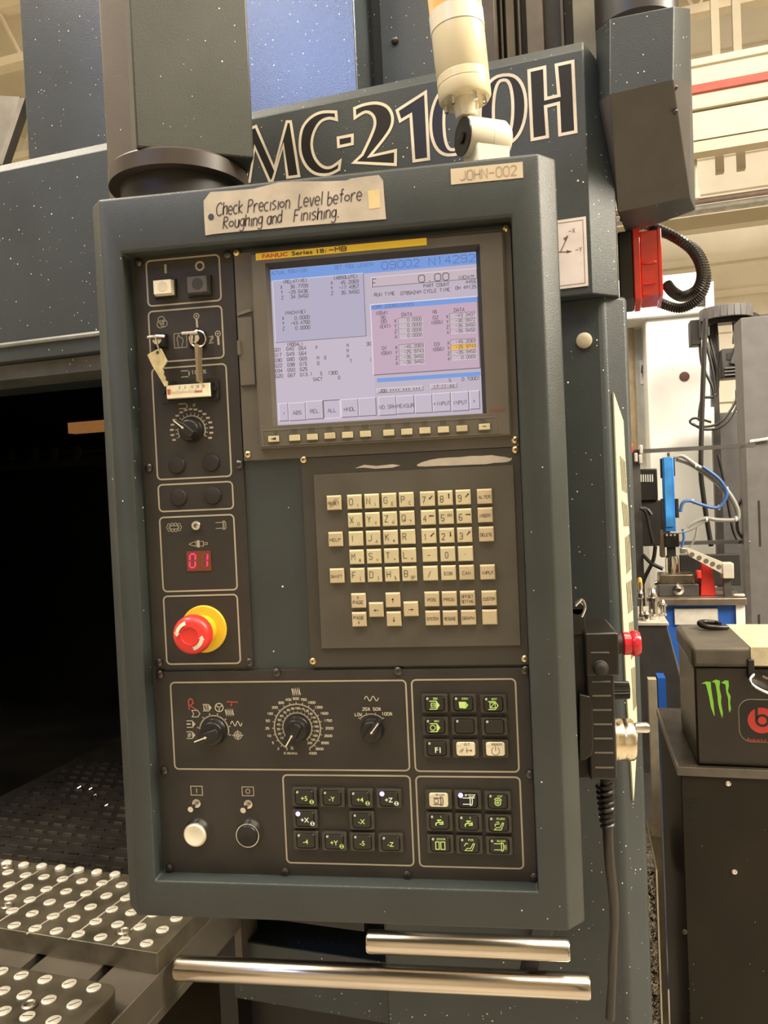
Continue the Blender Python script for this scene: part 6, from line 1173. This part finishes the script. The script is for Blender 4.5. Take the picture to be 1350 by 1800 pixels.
x0, x1 = bp(1270, 1005, d2)[0], bp(1290, 1005, d2)[0]; MB(Bf).box(x0, x1, zb(1018, d2), zb(991, d2), -d2-0.05, -d2+0.004).obj('end_block', PAL, ARMH, bev=0.003); MB(Bf).box(x0+0.006, x1-0.008, zBT, zb(1018, d2), -d2-0.04, -d2-0.01).obj('pedestal', DKS, ARMH)
bobj('front_roller', 1196, 963, 1207, 974, d2-0.004, 0.02, CHROME, ARMH, 0.003)
tag(MB(Bf).lathe((bp(1288, 1045, d2)[0], zBT+0.007, -d2+0.01), [(0.003, 0), (0.006, 0.004), (0.006, 0.034), (0.003, 0.038)], 12, axis='a').obj('small_cylinder', PAL), 'small pale cylinder lying at the right end of the bench top', 'pin')
bobj('back_panel', 1196, 975, 1302, 1030, dR-0.02, 0.03, BLACKM, RCK, 0.003)
# ---- tool cart with holders
dK = 1.55; zK = bp(1140, 1100, dK)[1]
KRT = thing('tool_holder_cart', Bf.w(bp(1140, 1150, dK)[0], 0, -dK-0.15), 'black bin cart with pale rim holding tool holders', 'tool cart')
x0, x1 = bp(1098, 1105, dK)[0], bp(1173, 1105, dK)[0]
mb = MB(Bf); mb.hexa([(x0, 0.55, -dK-0.22), (x1+0.12, 0.55, -dK-0.22), (x1+0.10, 0.55, -dK-0.06), (x0, 0.55, -dK-0.06)], [(x0, zK, -dK-0.30), (x1, zK, -dK-0.30), (x1, zK, -dK), (x0, zK, -dK)]); mb.obj('bin', DKG, KRT, bev=0.003)
MB(Bf).box(x0, x1+0.004, zK, zK+0.010, -dK-0.30, -dK+0.003).obj('rim', mat('rim_pale', (0.42, 0.39, 0.33), 0.4), KRT, bev=0.002); MB(Bf).box(x0, x0+0.03, 0, 0.56, -dK-0.18, -dK-0.10).obj('leg', DKG, KRT); MB(Bf).box(x1, x1+0.03, 0, 0.56, -dK-0.18, -dK-0.10).obj('leg', DKG, KRT)
labs = ['tall chrome collet holder standing on the cart rim', 'short chrome holder with a flange behind the collet holder', 'slim steel arbor next to the cream louvres', 'squat steel nut holder at the cart edge']
for i, (x, yb_, yt, r, dd) in enumerate(((1149, 1096, 1042, 0.018, 0.06), (1166, 1090, 1062, 0.012, 0.12), (1128, 1096, 1030, 0.008, 0.05), (1137, 1097, 1080, 0.013, 0.03))):
    a = bp(x, yb_, dK+dd)[0]; H_ = (bp(x, yt, dK+dd)[1]-bp(x, yb_, dK+dd)[1]); f = Fr(Bf.w(a, zK+0.010, -dK-dd), Bf.ex, -Bf.ez, UP)
    tag(MB(f).lathe((0, 0, 0), [(r*0.9, 0), (r, 0.003), (r, H_*0.12), (r*0.72, H_*0.16), (r*0.72, H_*0.55), (r*1.08, H_*0.58), (r*1.08, H_*0.7), (r*0.8, H_*0.72), (r*0.5, H_*0.95), (r*0.25, H_)], 20).obj('tool_holder', CHROME), labs[i], 'tool holder', 'holders on the cart')
a = bp(1125, 1040, dK+0.2)[0]; f = Fr(Bf.w(a, zK+0.010, -dK-0.2), Bf.ex, -Bf.ez, UP); H_ = bp(1125, 1015, dK+0.2)[1]-zK-0.01
mb = MB(f); mb.lathe((0, 0, 0), [(0.004, 0), (0.004, H_*0.6)], 10); mb.mat(1); mb.lathe((0, 0, H_*0.6), [(0.007, 0), (0.009, H_*0.1), (0.007, H_*0.35), (0.004, H_*0.4)], 12); tag(mb.obj('screwdriver', [CHROME, mat('handle_amber', (0.72, 0.42, 0.06), 0.35)]), 'screwdriver with amber handle standing on the cart', 'screwdriver')
# ---- black toolbox on its cart
Tf = mframe(6); dT = 0.78; GT = Fr((0, 0, 0), Tf.ex, -Tf.ez, UP)
def tp(px, py, d=dT): return Tf.hit(px, py, -d)
zb0 = tp(1290, 1347)[1]; zs = tp(1290, 1172)[1]; zl = tp(1290, 1137)[1]; xa3 = (tp(1216, 1180)[0]+tp(1230, 1335)[0])/2; xb3 = xa3+0.34
dep = GT.hit(1184, 1098, zl)[1]
TBX = thing('toolbox', Tf.w((xa3+xb3)/2, zb0, -dT-0.15), 'black lidded toolbox with green claw emblem and round red sticker', 'toolbox')
BOXB = mat('toolbox_black', (0.022, 0.017, 0.013), 0.32, vary=0.15, vscale=10); LIDB = mat('toolbox_lid_worn', (0.085, 0.073, 0.055), 0.42, vary=0.2, vscale=14)
MB(GT).box(xa3, xb3, dT, dep, zb0, zs-0.002).obj('box_body', BOXB, TBX, bev=0.004)
mb = MB(GT); mb.box(xa3-0.004, xb3+0.004, dT-0.006, dep+0.004, zs-0.001, zl); mb.obj('lid', LIDB, TBX, bev=0.008, seg=3)
zf = zl+0.0006; xt = GT.hit(1300, 1120, zl)[0]
mb = MB(GT); mb.box(xt, xb3, dT-0.0066, dep, zl, zf); mb.box(xt, xb3, dT-0.0068, dT-0.006, zs+0.004, zl); mb.obj('masking_tape', mat('tape_yellowed', (0.58, 0.51, 0.33), 0.6, vary=0.12, vscale=40), TBX, smooth=False)
cT = -dT+0.0006
def lz(X, Y): return tp(1150+X/5.455, 1070+Y/5.455)
mb = MB(Tf)
for pts in ([(450, 718), (495, 697), (540, 700), (545, 760), (555, 830), (568, 900), (572, 960), (580, 1020), (575, 1028), (545, 950), (535, 900), (525, 840), (500, 740), (490, 720)], [(548, 700), (590, 678), (630, 690), (625, 760), (643, 840), (640, 900), (658, 1000), (652, 1050), (630, 985), (612, 910), (605, 830), (590, 740), (580, 708)], [(640, 708), (680, 685), (712, 690), (715, 740), (706, 790), (732, 840), (726, 900), (736, 960), (722, 998), (712, 960), (708, 860), (690, 800), (682, 725)]): mb.poly([lz(*p) for p in pts], cT)
mb.obj('claw_emblem', mat('emblem_green', (0.24, 0.62, 0.05), 0.45, vary=0.04), TBX, smooth=False)
cx, cy = lz(1030, 1070); k = (lz(1030, 1070)[0]-lz(930, 1070)[0])/100
mb = MB(Tf); mb.mat(2); sx0, sx1, sy0, sy1 = cx-215*k, cx+215*k, cy-225*k, cy+215*k; mb.prism(rrect(sx0-6*k, sx1+6*k, sy0-6*k, sy1+6*k, 120*k, 6), -dT, cT); mb.mat(0); mb.poly(rrect(sx0, sx1, sy0, sy1, 115*k, 6), cT+0.0003)
mb.mat(1); mb.poly(arc(cx, cy, 135*k, 0, 354, 40), cT+0.0006); mb.mat(0); mb.rect(cx-62*k, cx-36*k, cy, cy+137*k, cT+0.0009); mb.ring(cx+5*k, cy, 42*k, 68*k, cT+0.0009, 0, 360, 28)
mb.mat(1); mb.btext('beats', cx-140*k, cy-222*k, 36*k, cT+0.0006, w=180*k)
mb.obj('round_sticker', [mat('sticker_black', (0.012, 0.01, 0.01), 0.3), mat('sticker_red', (0.55, 0.045, 0.03), 0.4), mat('sticker_edge', (0.36, 0.33, 0.26), 0.5)], TBX, smooth=False)
xh, zh = tp(1316, 1172); mb = MB(Tf); mb.box(xh-0.004, xh+0.008, zh-0.02, zh+0.016, -dT, -dT+0.012); mb.obj('latch', BLACK, TBX, bev=0.002)
mb = MB(Tf); mb.tube(spline([(xh+0.006, zh-0.012, -dT+0.012), (xh-0.002, zh-0.020, -dT+0.02), (xh+0.006, zh-0.032, -dT+0.03), (xh+0.05, zh-0.052, -dT+0.035), (xh+0.09, zh-0.07, -dT+0.03)], 6), 0.003, 8); mb.tube([(xh+0.02, zh-0.014, -dT+0.014), (xh+0.09, zh-0.045, -dT+0.02)], 0.003, 8); mb.obj('wire_handle', CHROME, TBX)
hp = GT.hit(1252, 1106, zl); f = Fr(GT.w(hp[0], hp[1], zl), Tf.ex, -Tf.ez, UP)
tag(MB(f).tube(spline([(0.030, -0.006, 0.005), (0.010, -0.014, 0.006), (-0.016, -0.012, 0.008), (-0.024, 0.004, 0.012), (-0.012, 0.018, 0.012), (0.010, 0.020, 0.010), (0.016, 0.006, 0.010)], 6), [0.0045+0.0015*math.sin(i/36*math.pi) for i in range(37)], 10).obj('steel_hook', mat('hook_black_steel', (0.05, 0.045, 0.04), 0.3, 0.8)), 'bent dark steel hook lying on the toolbox lid', 'hook')
# cart below
CRT = thing('service_cart', GT.w((xa3+xb3)/2, dT+0.2, 0), 'black metal service cart with perforated top under the toolbox', 'cart')
fl = GT.hit(1196, 1348, zb0); bl = GT.hit(1152, 1243, zb0); ax_ = (fl[0]+bl[0])/2; df, db_ = fl[1], bl[1]
CBK = mat('cart_black_brown', (0.016, 0.012, 0.007), 0.6, spec=0.3, vary=0.12, vscale=9, speck=0.08, spscale=90); MSH = mat('mesh_top', (0.060, 0.050, 0.038), 0.4, 0.5, vary=0.2)
MB(GT).box(ax_, ax_+0.55, df, db_, zb0-0.012, zb0-0.0015).obj('top_sheet', MSH, CRT)
mb = MB(GT)
for i in range(28):
    for j in range(34):
        a, d = ax_+0.006+i*0.006, df+0.006+j*((db_-df-0.01)/34)
        if a < xa3+0.004 or d < dT-0.003: mb.lathe((a, d, zb0-0.0016), [(0.0021, 0), (0.0016, 0.0008)], 6)
o = mb.obj('raised_stud', mat('stud_worn', (0.11, 0.095, 0.07), 0.35, 0.6), CRT); o['kind'] = 'stuff'
mb = MB(GT); mb.box(ax_-0.002, ax_+0.55, df-0.002, df+0.002, zb0-0.016, zb0-0.0005); mb.box(ax_-0.002, ax_+0.001, df, db_, zb0-0.016, zb0-0.0005); mb.obj('top_rim', mat('rim_grey', (0.11, 0.095, 0.075), 0.4), CRT)
MB(GT).box(ax_+0.004, ax_+0.55, df+0.001, db_-0.005, 0.06, zb0-0.012).obj('carcass', CBK, CRT, bev=0.002)
for xx_ in (ax_+0.05, ax_+0.48):
    for dd in (df+0.06, db_-0.08): MB(Fr(GT.w(xx_, dd, 0.03), Tf.ex, -Tf.ez, UP)).lathe((0, 0, 0), [(0.03, -0.012), (0.03, 0.012)], 18, axis='a').obj('castor', BLACK, CRT)
dF = df+0.001
def cp(px, py): return Tf.hit(px, py, -dF)
for x, y in ((1280, 1377), (1291, 1532), (1203, 1637)): a, b = cp(x, y); MB(Tf).lathe((a, b, -dF), [(0.005, 0), (0.005, 0.0015), (0.0028, 0.0022), (0.0022, 0.0004)], 14).obj('rivet', CHROME if y < 1600 else STEELD, CRT)
for x0, y0, x1, y1 in ((1203, 1403, 1226, 1410), (1211, 1417, 1218, 1423), (1211, 1440, 1218, 1444)):
    p, q_ = cp(x0, y1), cp(x1, y0); MB(Tf).box(p[0], q_[0], p[1], q_[1], -dF, -dF+0.0006).obj('slot', mat('slot_black', (0.004, 0.004, 0.004), 0.8), CRT)
# ---- narrow things between machine and cart
d = 1.25
tag(MB(Bf).box(bp(1143, 1300, d)[0], bp(1158, 1300, d)[0], 0, bp(1150, 1195, d)[1], -d-0.03, -d).obj('beige_post', mat('beige_paint', (0.36, 0.31, 0.22), 0.5)), 'thin beige post between machine corner and black cart', 'post')
mb = MB(Bf); mb.slab([bp(1150, 1190, d+0.08), bp(1157, 1190, d+0.08), bp(1172, 1245, d+0.08), bp(1158, 1245, d+0.08)], (0, 0, -0.02)); o = mb.obj('blue_strap', BLUB); z_ = 0
tag(MB(Bf).box(bp(1157, 1215, d+0.2)[0], bp(1171, 1215, d+0.2)[0], 0, bp(1160, 1192, d+0.2)[1], -d-0.26, -d-0.2).obj('blue_stand', BLUB), 'blue painted stand leg behind the beige post', 'stand')
bpy.data.objects.remove(o)
d = 0.80; zq = bp(1150, 1528, d)[1]
BIN = thing('chip_bin', Bf.w(bp(1140, 1600, d)[0], 0, -d-0.1), 'steel bin of glittering swarf beside the machine base', 'chip bin')
x0, x1 = cR+CC+0.012, bp(1158, 1600, d)[0]
x0 = bp(1122, 1600, d)[0]
mb = MB(Bf); mb.box(x0, x0+0.004, 0, zq, -d-0.25, -d); mb.box(x1-0.003, x1, 0, zq, -d-0.25, -d); mb.box(x0, x1, 0, zq, -d-0.25, -d-0.245); mb.box(x0, x1, 0, zq*0.35, -d-0.004, -d); mb.obj('bin_wall', mat('bin_steel', (0.45, 0.42, 0.36), 0.3, 0.9), BIN)
mb = MB(Bf); random.seed(11)
for i in range(420):
    a = random.uniform(x0+0.006, x1-0.008); z = random.uniform(0.02, zq-0.01); c = -d-random.uniform(0.004, 0.03); r = random.uniform(0.003, 0.009)
    t = random.uniform(0, 6.28); mb.add([(a, z, c), (a+r*math.cos(t), z+r*math.sin(t), c+0.004), (a+r*math.cos(t+1.6), z+r*math.sin(t+1.6), c-0.003)], [(0, 1, 2)])
mb.box(x0+0.004, x1-0.003, 0.005, zq-0.012, -d-0.24, -d-0.03); o = mb.obj('swarf', mat('swarf_steel', (0.34, 0.32, 0.28), 0.18, 1.0, vary=0.4, vscale=90, bump=0.9, bscale=160), BIN, smooth=False); o['kind'] = 'stuff'
tag(MB(Bf).prism([bp(*p, 1.0)[:2] for p in ((1137, 1478), (1146, 1470), (1163, 1472), (1166, 1530), (1140, 1535))], -1.06, -1.0).obj('crumpled_rag', mat('rag_beige', (0.42, 0.36, 0.25), 0.8, vary=0.2)), 'crumpled beige rag behind the swarf bin', 'rag')
for o_ in (sbr, sbk, plug): bpy.data.objects.remove(o_)
